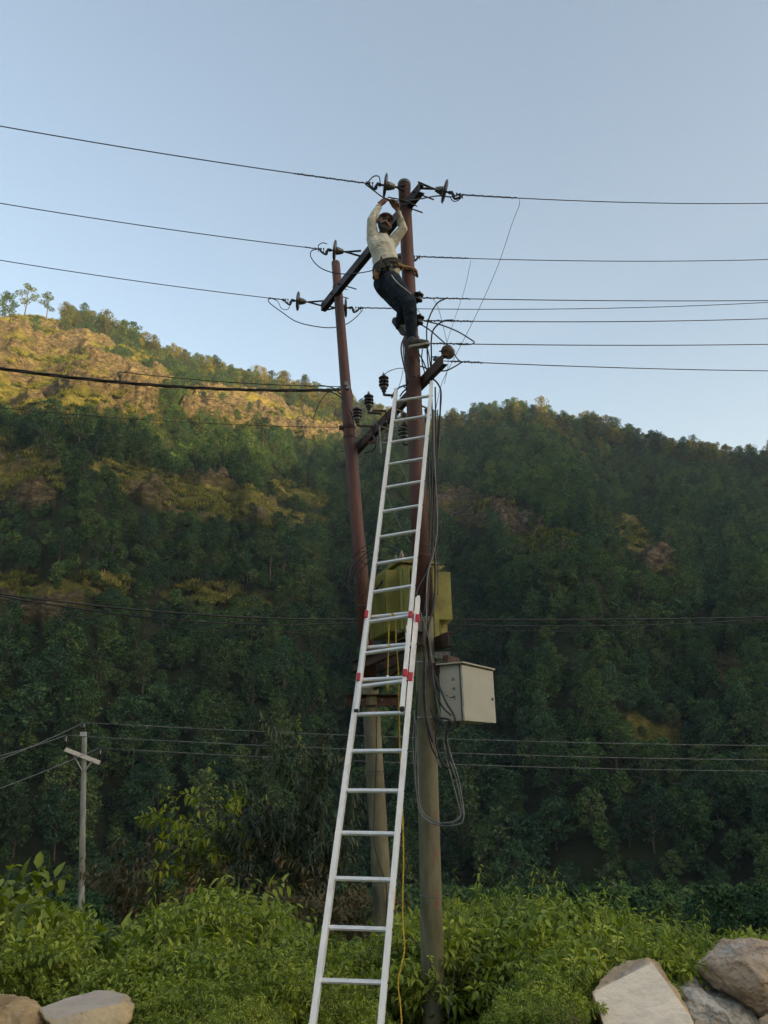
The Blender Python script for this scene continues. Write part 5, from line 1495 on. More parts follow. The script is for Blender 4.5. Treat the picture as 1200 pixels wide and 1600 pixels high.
# ------------------------------------------------------------------ conductors
def sag_line(p0, p1, sag=0.0, n=24, ext=0.0):
    p0 = Vector(p0); p1 = Vector(p1); out = []
    m = 1 + ext
    for i in range(n + 1):
        t = m * i / n
        p = lerp(p0, p1, t); p.z -= sag * 4 * t * (1 - t)
        out.append(p)
    return out
def wire(pts, r, mat, label, cat='wire', group=None, name='conductor', smooth_n=0, seg=5, wrap=None):
    b = B(); b.tube(pts, r, seg, smooth_n)
    if wrap:                                         # binding of twisted wire over part of the run
        q0, q1, rr = wrap
        pp = catmull([Vector(p) for p in pts], 6) if smooth_n else [Vector(p) for p in pts]
        L = [0]
        for i in range(1, len(pp)): L.append(L[-1] + (pp[i] - pp[i - 1]).length)
        def at(s):
            for i in range(1, len(pp)):
                if L[i] >= s: return lerp(pp[i - 1], pp[i], (s - L[i - 1]) / max(L[i] - L[i - 1], 1e-6))
            return pp[-1]
        for ph in (0, PI):
            out = []
            n = int(max(8, (q1 - q0) / .012))
            for k in range(n + 1):
                s = lerp(q0, q1, k / n); p = at(s); t = (at(s + .02) - p)
                t = t.normalized() if t.length > 1e-6 else Vector((1, 0, 0))
                x = t.cross(Vector((0, 0, 1))).normalized(); y = t.cross(x)
                a = s * 75 + ph; w_ = rr * (.8 + .45 * math.sin(s * 23 + ph))
                out.append(p + (x * math.cos(a) + y * math.sin(a)) * w_)
            b.tube(out, r * .8, 4)
    o = b.make(name, M[mat], None, True)
    return tag(o, label, cat, group)
G1 = 'conductors of the high line'
# left side, coming towards the viewer's side of the valley
wire(sag_line(P(573, 286.5, 7.50), P(0, 197, 6.6), .03, 30, 1.5), .0062, 'wire_dark', 'uppermost black conductor running left from the near pole top', group=G1, wrap=(.02, .85, .008))
wire(sag_line(P(499, 389, 8.80), P(0, 317.5, 7.9), .03, 30, 1.5), .006, 'wire_dark', 'second conductor from the top, running left from the far pole top', group=G1, wrap=(.0, .2, .007))
wire(sag_line(P(441, 468, 9.88), P(0, 406.5, 8.9), .03, 30, 1.5), .006, 'wire_dark', 'third conductor from the top at the left, ending at the crossarm end', group=G1, wrap=(.0, .2, .007))
# right side
wire(sag_line(P(716, 304, 7.80), P(1200, 317.5, 9.2), .05, 30, 1.5), .0062, 'wire_dark', 'uppermost conductor running right from the near pole top', group=G1, wrap=(.05, .8, .009))
wire(sag_line(P(656, 401, 9.0), P(1200, 405.5, 10.2), .05, 30, 1.5), .006, 'wire_dark', 'conductor second from the top at the right of the near pole', group=G1, wrap=(.0, .7, .009))
wire(sag_line(P(568, 481, 10.1), P(1200, 472.5, 11.4), .07, 30, 1.5), .006, 'wire_dark', 'conductor from behind the far pole passing the lineman calf to the right', group=G1, wrap=(.0, .5, .010))
G2 = 'low voltage wires running right from the near pole'
wire(sag_line(P(659, 465.5, 7.72), P(1200, 469.5, 9.4), .02, 26, 1.5), .006, 'wire_dark', 'wire running right from the spool insulator at the lineman knee', group=G2, wrap=(.0, .62, .008))
wire(sag_line(P(660, 501, 7.72), P(1200, 498, 9.4), .03, 26, 1.5), .006, 'wire_dark', 'wire running right from the spool insulator at the lineman shin', group=G2, wrap=(.0, .65, .009))
wire(sag_line(P(664, 536.5, 7.72), P(1200, 538, 9.4), .02, 26, 1.5), .006, 'wire_dark', 'wire running right from beside the lineman shoe', group=G2, wrap=(.1, .55, .009))
wire(sag_line(P(692, 564, 7.9), P(1200, 579.5, 9.4), .02, 26, 1.5), .006, 'wire_dark', 'lowest wire running right from the end of the lower crossarm', group=G2, wrap=(.1, .50, .011))
# dark bundled cables to the left from the far pole
def bundle(p0, p1, sag, label, r=.010, ext=1.2, n=3, group=None):
    base_ = sag_line(p0, p1, sag, 60, ext); b = B()
    for s in range(n):
        out = []
        for i, p in enumerate(base_):
            a = i * .9 + s * 2 * PI / n
            out.append(p + Vector((.1, math.cos(a), math.sin(a))) * r * 1.1)
        b.tube(out, r, 5)
    o = b.make('bundled_cable', M['cable'], None, True); return tag(o, label, 'cable', group)
G3 = 'cables running left from the far pole'
bundle(P(532, 609, 9.5), P(0, 575.5, 8.0), .10, 'thick black bundled cable running left in front of the sunlit bluff', .011, group=G3)
wire(sag_line(P(533, 604, 9.5), P(250, 588, 8.8), .03, 16, .2), .006, 'cable', 'thin black cable lying just above the thick bundle beside the far pole', 'cable', G3)
wire(sag_line(P(535, 668, 9.5), P(0, 637, 8.0), .05, 24, 1.2), .0045, 'wire_dark', 'thin wire crossing the sunlit slope below the black bundle', 'wire', G3)
wire(sag_line(P(600, 967, 13), P(0, 928, 10.5), .12, 30, 1.2), .013, 'cable', 'upper black cable crossing the shaded forest left of the transformer', 'cable', G3)
wire(sag_line(P(600, 970, 13.05), P(0, 931, 10.6), .20, 30, 1.2), .010, 'cable', 'lower black cable crossing the shaded forest left of the transformer', 'cable', G3)
wire(sag_line(P(600, 972, 13.1), P(0, 936, 10.6), .28, 30, 1.2), .004, 'wire_dark', 'faint thin wire just under the two black cables on the left', 'wire', G3)
wire(sag_line(P(600, 967, 13), P(1200, 964, 15), .03, 24, 1.2), .012, 'cable', 'black cable crossing the shaded forest right of the transformer', 'cable', 'cables crossing right of the transformer')
wire(sag_line(P(600, 972, 13), P(1200, 967.5, 15), .10, 24, 1.2), .010, 'cable', 'second black cable just under the first right of the transformer', 'cable', 'cables crossing right of the transformer')
wire(sag_line(P(600, 975, 13), P(1200, 970, 15), .16, 24, 1.2), .004, 'wire_dark', 'thin dark wire under the two black cables right of the transformer', 'wire', 'cables crossing right of the transformer')
# conductors on the distant pole
G4 = 'pale wires of the distant pole'
for k, (x0, y0, Y0, y1, yl, lbl) in enumerate(((131, 1129, YD, 1165, 1190, 'top'), (102, 1149, YD - .6, 1187.5, 1191, 'middle'), (154, 1169, YD + .3, 1205, 1232, 'bottom'))):
    wire(sag_line(P(x0, y0, Y0), P(1200, y1, YD + 6), .16, 30, .8), .014, 'wire_grey', lbl + ' pale wire running right from the distant pole', 'wire', G4)
    wire(sag_line(P(x0, y0, Y0), P(0, yl - (10 if k == 1 else 0) + (0 if k else -3), YD - 9), .03, 12, .8), .012, 'wire_grey', lbl + ' pale wire running left from the distant pole', 'wire', G4)

# ------------------------------------------------------------------ jumpers, tails and loops
def jump(pts, r=.008, mat='cable', label='', cat='cable', group='jumper cables round the near pole', name='jumper_cable', n=8):
    return wire([P(*p) for p in pts], r, mat, label, cat, group, name, smooth_n=n, seg=6)
GJ = 'loops at the strain insulators'
jump([(573, 287, 7.5), (583, 276, 7.5), (592, 276, 7.5), (594, 286, 7.5)], .007, 'cable', 'short wire tail looping over the clamp left of the near pole top', group=GJ)
jump([(571, 288, 7.5), (583, 297, 7.47), (598, 308, 7.42), (612, 313, 7.40), (632, 314, 7.42), (655, 311, 7.5), (685, 306, 7.7), (705, 307.5, 7.8), (720, 302, 7.82)], .008, 'cable', 'black jumper held in the lineman hands, passing the near pole top', group=GJ)
jump([(606, 308, 7.40), (630, 313, 7.40), (652, 322.5, 7.45)], .007, 'cable', 'cut end of wire sticking out right of the near pole top', group=GJ)
jump([(497, 389, 8.8), (487, 392, 8.8), (486, 402, 8.8), (500, 418, 8.8), (525, 427, 8.8), (552, 427.5, 8.7), (576, 424, 8.2), (588, 420, 7.8)], .007, 'cable', 'sagging jumper loop below the insulator on the far pole top', group=GJ)
jump([(497, 389, 8.8), (498, 383, 8.8), (504, 379.5, 8.8), (511, 381, 8.8)], .006, 'cable', 'small curled wire tail beside the insulator on the far pole top', group=GJ)
jump([(441, 468, 9.88), (422, 466.5, 9.85), (421, 473, 9.85), (441, 488, 9.85), (462, 502, 9.85), (490, 509.5, 9.85), (518, 512, 9.95), (540, 507, 10.1), (556, 496, 10.1), (567, 484, 10.1)], .007, 'cable', 'long drooping jumper loop under the crossarm end at the far pole', group=GJ)
jump([(424, 466, 9.86), (434, 471, 9.86), (440, 482, 9.88), (450, 483, 9.88), (455, 471, 9.9)], .005, 'cable', 'small wire loop under the clamp at the crossarm end', group=GJ)
jump([(703, 307, 7.8), (708, 314, 7.8), (716, 313, 7.8), (724, 305, 7.8)], .006, 'cable', 'small wire tail looping under the clamp right of the near pole top', group=GJ)
jump([(531, 450, 9.5), (536, 451, 9.5), (543, 452.5, 9.5)], .006, 'iron', 'short wire stub sticking out right of the far pole', 'wire', GJ)
GT = 'thin tap wires slanting down to the near pole'
jump([(812, 311, 8.05), (811, 322, 8.03), (801, 347, 8.0), (778, 415, 7.95), (745, 490, 7.9), (712, 555, 7.88), (690, 600, 7.9), (681, 640, 7.9)], .0032, 'wire_dark', 'long thin wire slanting down from the right end of the uppermost splice', 'wire', GT)
jump([(735, 407, 9.1), (734, 416, 9.0), (725, 455, 8.6), (708, 505, 8.2), (695, 545, 8.0), (684, 580, 7.95)], .003, 'wire_dark', 'thin wire slanting down from the second splice', 'wire', GT)
jump([(676, 466, 7.75), (685, 482, 7.78), (696, 525, 7.85), (700, 548, 7.95), (699.5, 575, 7.9), (694, 600, 7.9)], .003, 'wire_grey', 'pale thin wire dropping over the tan insulator', 'wire', GT)
jump([(652, 484, 7.7), (655, 487, 7.7), (654.5, 494, 7.7)], .0035, 'wire_dark', 'tiny wire loop between the two dark spool insulators', 'wire', GT)
GP = 'black cables at the top of the near pole bundle'
jump([(697, 466, 7.76), (683, 474, 7.76), (672, 493, 7.76), (667, 512, 7.78), (667, 535, 7.8), (668, 560, 7.85), (671, 590, 7.9), (673, 615, 7.9)], .0085, label='thick black cable arching down from the upper spool wire', group=GP)
jump([(708, 500, 7.78), (692, 502, 7.76), (678, 514, 7.76), (674, 530, 7.78), (674, 560, 7.85), (673, 600, 7.9)], .0095, label='thick black cable arching down from the lower spool wire', group=GP)
jump([(662, 501, 7.7), (690, 508, 7.7), (715, 518, 7.72), (735, 530, 7.78), (741, 535, 7.8), (735, 538, 7.8), (716, 538.5, 7.8)], .0075, label='black cable making a long pointed loop to the right', group=GP)
jump([(656, 506, 7.72), (672, 516, 7.72), (688, 530, 7.75), (697, 538, 7.78)], .0075, label='short black cable slanting down behind the shoe', group=GP)
jump([(650, 545, 7.7), (660, 562, 7.75), (666, 576, 7.85), (672, 592, 7.9)], .0075, label='black cable running down right from the shoe', group=GP)
jump([(633, 525, 7.66), (628, 536, 7.64), (627, 550, 7.62), (632, 575, 7.62), (636, 592, 7.64), (637, 600, 7.66)], .009, label='black cable hanging left of the near pole under the shoe', group=GP)
jump([(631.5, 527, 7.66), (630, 545, 7.64), (633, 570, 7.62), (638, 598, 7.66)], .007, label='second black cable hanging left of the near pole', group=GP)
jump([(657, 572, 7.7), (668, 576, 7.75), (680, 579, 7.8), (697, 579, 7.85), (710, 573, 7.88), (720, 567, 7.95)], .0085, label='black cable swinging out under the tan insulator', group=GP)
jump([(710, 553, 7.9), (715, 561, 7.9), (722, 566, 7.95)], .006, label='short black tail right of the tan insulator', group=GP)
jump([(675, 591, 7.9), (683, 598, 7.9), (689, 612, 7.9), (688, 640, 7.92), (684, 680, 7.92), (680, 720, 7.92)], .010, label='black cable coming down in an arch right of the ladder top', group=GP)
jump([(660, 545, 7.72), (659, 562, 7.8), (663, 580, 7.9), (668, 600, 7.9)], .0065, label='thin black cable behind the shoe heel', group=GP)
jump([(668, 545, 7.8), (671, 560, 7.85), (674, 585, 7.9)], .0065, label='thin black cable right of the shoe toe', group=GP)
jump([(636, 601, 7.66), (625, 605, 7.7), (617, 611, 7.8), (612, 622, 7.95)], .009, label='black cable running left from the near pole to the lower crossarm', group=GP)
jump([(637, 606, 7.66), (630, 612, 7.7), (625, 619, 7.8)], .009, label='short black cable below the crossarm strap on the near pole', group=GP)
jump([(600, 587, 8.45), (606, 581, 8.4), (620, 576, 8.2), (630, 575.5, 7.9), (635, 577, 7.7)], .0045, 'wire_dark', 'thin arched wire from the highest post insulator to the near pole', 'wire', GT)
jump([(630, 577, 7.7), (627, 592, 7.8), (620, 614, 8.0)], .003, 'wire_dark', 'thin slack wire left of the near pole above the ladder', 'wire', GT)
# loops left of the far pole, entering the lit bluff
GF = 'drop cables at the far pole'
jump([(532, 605, 9.45), (520, 609, 9.4), (508, 617, 9.35), (498, 632, 9.35), (489, 655, 9.4)], .006, label='thin cable curving down left of the far pole', group=GF)
jump([(500, 602, 9.3), (520, 606, 9.4), (536, 620, 9.45), (547, 640, 9.45), (552, 660, 9.45), (553, 680, 9.45)], .008, label='black cable bending down the left side of the far pole', group=GF)
jump([(502, 612, 9.3), (516, 612, 9.35), (530, 619, 9.42), (541, 628, 9.42), (550, 648, 9.42)], .008, label='black cable crossing the clip on the far pole', group=GF)
jump([(548, 605, 9.6), (551, 620, 9.6), (550, 632, 9.6)], .005, label='short wire right of the far pole beside the clip', group=GF)
jump([(577, 618, 8.95), (562, 625, 9.1), (560, 634, 9.2), (575, 645, 9.1), (586, 658, 9.0), (590, 666, 8.95)], .004, 'wire_grey', 'pale wire bending over to the middle post insulator', 'wire', GF)
jump([(560, 668, 9.35), (568, 676, 9.3), (577, 679, 9.2), (583, 678, 9.1)], .004, 'wire_grey', 'pale wire sagging under the lowest post insulator', 'wire', GF)
jump([(588, 685, 8.95), (587, 697, 8.95), (582, 704, 9.0), (570, 707, 9.2)], .012, label='black cable looping under the lower crossarm', group=GF)
jump([(624, 722, 8.2), (634, 745, 8.0), (645, 770, 7.95)], .0035, 'wire_grey', 'thin guy wire behind the ladder, upper piece', 'wire', GF)
jump([(604, 770, 8.3), (615, 800, 8.25), (633, 835, 8.2), (646, 853, 8.1)], .0035, 'wire_grey', 'thin wire crossing behind the ladder above the transformer', 'wire', GF)
# bundle down the right side of the near pole
GB = 'cables hanging down the right side of the near pole'
RB = np.random.RandomState(3)
X0 = [(673, 610), (677, 760), (682, 900), (670, 985), (668, 1060), (680, 1180), (690, 1240)]
bl = [
 ([(674, 600, 7.88), (676, 680, 7.86), (675, 760, 7.84), (672, 850, 7.82), (669, 930, 7.70), (666, 1000, 7.66), (663, 1060, 7.64), (664, 1110, 7.62), (672, 1160, 7.60), (683, 1185, 7.60)], .009, 'cable'),
 ([(680, 605, 7.90), (681, 690, 7.88), (678, 790, 7.86), (680, 850, 7.84), (681, 900, 7.80), (676, 950, 7.70), (668, 990, 7.66), (671, 1040, 7.62), (680, 1080, 7.56), (692, 1105, 7.5), (705, 1118, 7.46)], .009, 'cable'),
 ([(689, 612, 7.92), (685, 700, 7.90), (677, 750, 7.88), (678, 800, 7.86), (679, 840, 7.84), (680, 900, 7.80), (679, 940, 7.72), (669, 985, 7.64), (671, 1020, 7.62), (680, 1056, 7.55), (696, 1095, 7.44), (709, 1117, 7.40), (711, 1132, 7.40), (702, 1141, 7.42), (694, 1137, 7.45)], .010, 'cable'),
 ([(677, 640, 7.88), (679, 720, 7.86), (682, 780, 7.86), (683, 830, 7.86), (676, 870, 7.80), (668, 900, 7.7), (666, 960, 7.66), (665, 1040, 7.64), (666, 1100, 7.62), (676, 1150, 7.60), (683, 1185, 7.6), (688, 1200, 7.6)], .008, 'wire_grey'),
 ([(672, 700, 7.86), (676, 800, 7.84), (677, 850, 7.8), (668, 890, 7.70), (655, 915, 7.65), (650, 930, 7.6)], .006, 'wire_dark'),
 ([(672, 620, 7.88), (670, 720, 7.84), (672, 800, 7.82), (670, 880, 7.75), (665, 940, 7.66), (660, 975, 7.66), (662, 1020, 7.64), (661, 1080, 7.62), (667, 1130, 7.62), (676, 1160, 7.6)], .007, 'cable'),
 ([(655, 952, 7.6), (663, 975, 7.62), (672, 1010, 7.62), (677, 1060, 7.6), (686, 1110, 7.55), (694, 1132, 7.5)], .007, 'wire_grey'),
 ([(684, 640, 7.9), (684, 720, 7.9), (680, 800, 7.88), (684, 880, 7.86), (684, 930, 7.82)], .006, 'cable'),
]
names_ = ['leftmost black cable running down the near pole', 'black cable of the pole bundle ending under the distribution box', 'thick black cable curling under the distribution box', 'weathered grey cable down the face of the near pole', 'thin dark cable crossing to the ladder above the red bracket', 'black cable on the left side of the pole bundle', 'grey cable slanting from the ladder to below the distribution box', 'thin black cable at the right edge of the pole bundle']
for (pts, r_, m_), nm in zip(bl, names_): jump(pts, r_, m_, nm, 'cable', GB, 'pole_cable')
# under the box and the big hanging coil
GC = 'coil of spare cable hanging on the concrete foot of the near pole'
coil = [
 ([(648, 1120, 7.62), (645, 1160, 7.62), (648, 1210, 7.6), (652, 1250, 7.58), (658, 1272, 7.56), (672, 1285, 7.52), (690, 1290, 7.5), (712, 1289, 7.48), (723, 1283, 7.48), (724, 1262, 7.5), (716, 1215, 7.52), (706, 1185, 7.54), (697, 1150, 7.54), (692, 1132, 7.5)], .006),
 ([(650, 1125, 7.62), (649, 1200, 7.6), (653, 1256, 7.57), (664, 1278, 7.54), (684, 1286, 7.5), (706, 1284, 7.48), (718, 1276, 7.5), (722, 1266, 7.5), (712, 1215, 7.52), (699, 1180, 7.54), (691, 1150, 7.54), (688, 1130, 7.5)], .0052),
 ([(647, 1110, 7.62), (652, 1180, 7.6), (654, 1240, 7.58), (660, 1268, 7.56), (680, 1283, 7.52), (700, 1287, 7.5), (716, 1281, 7.49), (719, 1268, 7.5), (708, 1225, 7.52), (701, 1198, 7.54), (694, 1170, 7.54), (694, 1140, 7.5)], .0052),
]
for (pts, r_), nm in zip(coil, ('outermost loop of the hanging grey cable coil', 'middle loop of the hanging grey cable coil', 'innermost loop of the hanging grey cable coil')):
    jump(pts, r_, 'wire_grey' , nm, 'cable', GC, 'cable_coil')
jump([(688, 1128, 7.5), (680, 1150, 7.52), (688, 1185, 7.54), (700, 1200, 7.54), (703, 1190, 7.54), (697, 1160, 7.5), (700, 1130, 7.48)], .009, label='short black loop under the distribution box', group=GC, name='cable_coil')
jump([(676, 1118, 7.55), (684, 1128, 7.52), (694, 1132, 7.48), (706, 1130, 7.46), (700, 1124, 7.48), (688, 1122, 7.5)], .010, label='tangle of black cable at the bottom of the distribution box', group=GC, name='cable_coil')
jump([(672, 1108, 7.56), (680, 1122, 7.52), (692, 1129, 7.48), (700, 1136, 7.46), (692, 1130, 7.47), (683, 1118, 7.5)], .009, label='second tangle of black cable left of the distribution box bottom', group=GC, name='cable_coil')
# cables behind the ladder down to the ground
GD = 'cables running down behind the ladder'
jump([(652, 1080, 7.66), (650, 1130, 7.68), (648, 1180, 7.7), (650, 1240, 7.7)], .007, label='dark cable hugging the left side of the near pole', group=GD, name='pole_cable')
jump([(588, 1100, 9.4), (588, 1180, 9.42), (585, 1260, 9.45), (584, 1310, 9.46), (590, 1340, 9.46), (600, 1370, 9.46), (604, 1385, 9.46), (605, 1440, 9.48), (611, 1560, 9.5)], .008, 'wire_dark', 'dark cable bending down the face of the far pole foot', group=GD, name='pole_cable')
jump([(559, 1140, 9.5), (566, 1180, 9.52), (570, 1220, 9.52), (576, 1290, 9.54), (579, 1330, 9.54)], .005, 'cable', 'thin black cable left of the far pole foot', group=GD, name='pole_cable')
b = B(); b.tube([P(611, 1440, 9.42), P(612, 1500, 9.4), P(606, 1590, 9.35)], .032, 10, 6); o = b.make('pipe', M['cable'], None, True); tag(o, 'thick black pipe standing against the far pole foot', 'pipe')
# cable loops round the far pole at transformer height
GL = 'loops of cable round the far pole beside the transformer'
lp = [
 ([(576, 882, 9.4), (556, 876, 9.35), (546, 895, 9.3), (545, 920, 9.3), (556, 932, 9.3), (570, 928, 9.2), (575, 912, 9.2)], .0075),
 ([(585, 868, 9.2), (565, 862, 9.3), (545, 878, 9.3), (538, 905, 9.3), (541, 918, 9.3), (552, 920, 9.3)], .006),
 ([(640, 872, 8.6), (615, 856, 8.8), (590, 855, 9.0), (568, 868, 9.2), (552, 888, 9.3), (546, 905, 9.3)], .0065),
 ([(635, 885, 8.6), (612, 868, 8.8), (585, 864, 9.0), (562, 880, 9.2), (553, 900, 9.3), (556, 912, 9.25)], .0055),
 ([(626, 892, 8.6), (606, 876, 8.8), (580, 876, 9.0), (563, 893, 9.2), (561, 902, 9.2)], .0055),
 ([(620, 862, 8.7), (596, 848, 8.9), (572, 852, 9.1), (550, 872, 9.3), (542, 890, 9.3)], .005),
]
for (pts, r_), nm in zip(lp, ('lowest black cable loop hanging round the far pole', 'widest black cable loop left of the far pole', 'highest arched cable over the transformer lid', 'second arched cable over the transformer lid', 'short arched cable over the transformer lid', 'thin arched cable above the transformer')):
    jump(pts, r_, 'cable', nm, 'cable', GL, 'cable_loop')
jump([(600, 905, 8.3), (590, 918, 8.4), (585, 926, 8.5)], .010, 'cable', 'black cable dropping along the transformer fins', 'cable', GL, 'cable_loop')

# ------------------------------------------------------------------ the lineman
def blobs(chains, voxel, smooth_it=6, disp=None):
    "one continuous surface grown round chains of spheres; chain: [(point, radius)...] optional flatten (sx, sy, sz)"
    bm_ = bmesh.new()
    for ch in chains:
        for i in range(len(ch) - 1):
            (a, ra), (b_, rb) = ch[i][:2], ch[i + 1][:2]
            a = Vector(a); b_ = Vector(b_)
            n = max(1, int((b_ - a).length / (min(ra, rb) * .28)))
            for k in range(n + (1 if i == len(ch) - 2 else 0)):
                t = k / n
                s = lerp(ra, rb, t)
                fl = ch[i][2] if len(ch[i]) > 2 else (1, 1, 1)
                fl2 = ch[i + 1][2] if len(ch[i + 1]) > 2 else (1, 1, 1)
                f = [lerp(fl[q], fl2[q], t) for q in range(3)]
                bmesh.ops.create_icosphere(bm_, subdivisions=2, radius=1, matrix=Matrix.Translation(lerp(a, b_, t)) @ Matrix.Diagonal((s * f[0], s * f[1], s * f[2], 1)))
    me = bpy.data.meshes.new('tmp'); bm_.to_mesh(me); bm_.free()
    o = bpy.data.objects.new('tmp', me); COL.objects.link(o)
    md = o.modifiers.new('r', 'REMESH'); md.mode = 'VOXEL'; md.voxel_size = voxel
    sm = o.modifiers.new('s', 'SMOOTH'); sm.factor = .5; sm.iterations = smooth_it
    dg = bpy.context.evaluated_depsgraph_get()
    me2 = bpy.data.meshes.new_from_object(o.evaluated_get(dg))
    bpy.data.objects.remove(o); bpy.data.meshes.remove(me)
    if disp:
        n = len(me2.vertices); co = np.zeros(n * 3, np.float32); me2.vertices.foreach_get('co', co); co = co.reshape(-1, 3)
        nr = np.zeros(n * 3, np.float32); me2.vertices.foreach_get('normal', nr); nr = nr.reshape(-1, 3)
        co = co + nr * disp(co)[:, None]
        me2.vertices.foreach_set('co', co.reshape(-1).astype(np.float32)); me2.update()
    me2.materials.clear()
    return me2
YP = 7.56
def Q(px, py, dy=0.0): return P(px, py, YP + dy)
M['skin'] = surf_mat('skin', (.24, .125, .08), (.33, .18, .12), scale=12, rough=.55, bump=.05, bdist=.002)
def cloth_mat(name, c0, c1, c2, scale2, amt, wrinkle=.5):
    m = surf_mat(name, c0, c1, scale=14, rough=.9, bump=0, c2=c2, scale2=scale2, amt2=amt, spec=.15)
    n = m.node_tree; b = n.nodes['Principled BSDF']; tc = [q for q in n.nodes if q.type == 'TEX_COORD'][0]
    mp = N(n, 'ShaderNodeMapping'); mp.inputs['Rotation'].default_value = (.2, .9, .3); mp.inputs['Scale'].default_value = (1, 1, 3.2)
    n.links.new(tc.outputs['Object'], mp.inputs[0])
    q = N(n, 'ShaderNodeTexNoise'); q.inputs['Scale'].default_value = 7; q.inputs['Detail'].default_value = 3; q.inputs['Distortion'].default_value = .8
    n.links.new(mp.outputs[0], q.inputs['Vector'])
    bp = N(n, 'ShaderNodeBump'); bp.inputs['Strength'].default_value = wrinkle; bp.inputs['Distance'].default_value = .03
    n.links.new(q.outputs['Fac'], bp.inputs['Height']); n.links.new(bp.outputs[0], b.inputs['Normal'])
    return m
M['shirt'] = cloth_mat('cream_shirt', (.60, .575, .47), (.72, .69, .57), (.20, .20, .12), 3.2, (.58, .72))
M['trousers'] = cloth_mat('dark_trousers', (.016, .024, .036), (.035, .045, .06), (.05, .06, .07), 3, (.6, .8), .7)
M['leather'] = surf_mat('tool_belt', (.02, .018, .014), (.06, .05, .035), scale=30, rough=.7, bump=.4, bdist=.004)
M['brown_rope'] = surf_mat('brown_rope', (.16, .08, .03), (.32, .18, .07), scale=80, rough=.85, bump=.5, bdist=.003)
M['tan_rope'] = surf_mat('tan_rope', (.26, .16, .06), (.44, .28, .11), scale=80, rough=.85, bump=.5, bdist=.003)
M['beard'] = surf_mat('black_hair', (.006, .006, .006), (.02, .018, .016), scale=120, rough=.7, bump=.6, bdist=.004)
M['cap'] = surf_mat('brown_cap', (.10, .065, .04), (.17, .115, .07), scale=30, rough=.85, bump=.3, bdist=.003)
M['shoe'] = surf_mat('dark_shoe', (.03, .03, .032), (.07, .07, .07), scale=30, rough=.7, bump=.2, bdist=.002)
M['sole'] = surf_mat('shoe_sole', (.20, .20, .18), (.32, .31, .28), scale=20, rough=.7, bump=.1, bdist=.002)
M['piping'] = surf_mat('white_piping', (.5, .5, .47), (.6, .6, .56), scale=20, rough=.7, bump=0)

person = empty('person', Q(655, 540, .1), 'bearded man in cream shirt and dark trousers on the near pole, arms raised', 'person')
# joints
pel = Q(606, 437, .02); spn = Q(604, 415, .0); che = Q(597, 388, -.02); nck = Q(599, 371, -.01)
shL, elL, wrL = Q(583.5, 376, -.02), Q(580, 345, -.10), Q(593, 321, -.10)
shR, elR, wrR = Q(611, 381, .06), Q(629.5, 357, -.02), Q(621, 328, -.08)
hpL, knL, anL = Q(600, 446, .10), Q(630, 484, .02), Q(624, 512, .16)
hpR, knR, anR = Q(613, 444, -.06), Q(640.5, 475, -.16), Q(643.5, 528, -.02)
hd = Q(600, 350, -.05)
handL = Q(600, 313.5, -.11); handR = Q(613.5, 316, -.12)
vx = 1 / 136.0
def hand_chains(wr, pl, grip_dir, thumb_side):
    "palm, four unequal curled fingers and a thumb closing on a cable that runs along grip_dir"
    ch = []
    d = (pl - wr).normalized(); g = Vector(grip_dir).normalized(); n = d.cross(g).normalized()
    c = wr + d * .055
    for s in (-.026, -.009, .009, .026):
        ch.append([(wr, .022), (c + g * s, .016), (c + d * .035 + g * s, .013)])
    for k, (s, L) in enumerate(((-.030, .062), (-.010, .074), (.011, .070), (.031, .054))):
        p0 = c + d * .035 + g * s
        p1 = p0 + d * L * .42 + n * .006
        p2 = p1 + d * L * .18 + n * L * .38
        p3 = p2 - d * L * .30 + n * L * .10
        ch.append([(p0, .0105), (p1, .0095), (p2, .0088), (p3, .0078)])
    t0 = wr + d * .02 + g * thumb_side * .02
    t1 = t0 + d * .03 + g * thumb_side * .028 + n * .015
    t2 = t1 + d * .03 + n * .022 - g * thumb_side * .004
    t3 = t2 + d * .012 + n * .012 - g * thumb_side * .016
    ch.append([(t0, .014), (t1, .0125), (t2, .0105), (t3, .009)])
    return ch
face = (Vector((EYE.x, EYE.y, EYE.z)) - hd).normalized() * .44 + Vector((.28, -.5, .05))
face.normalize()
fr = Vector((0, 0, 1)).cross(face).normalized() * -1        # viewer's right on the face
fr = (fr if fr.x > 0 else -fr)
fu = fr.cross(-face).normalized(); fu = fu if fu.z > 0 else -fu
tilt = Matrix.Rotation(math.radians(-14), 3, face)
fr, fu = tilt @ fr, tilt @ fu
def F(r_, u_, f_): return hd + fr * r_ + fu * u_ + face * f_
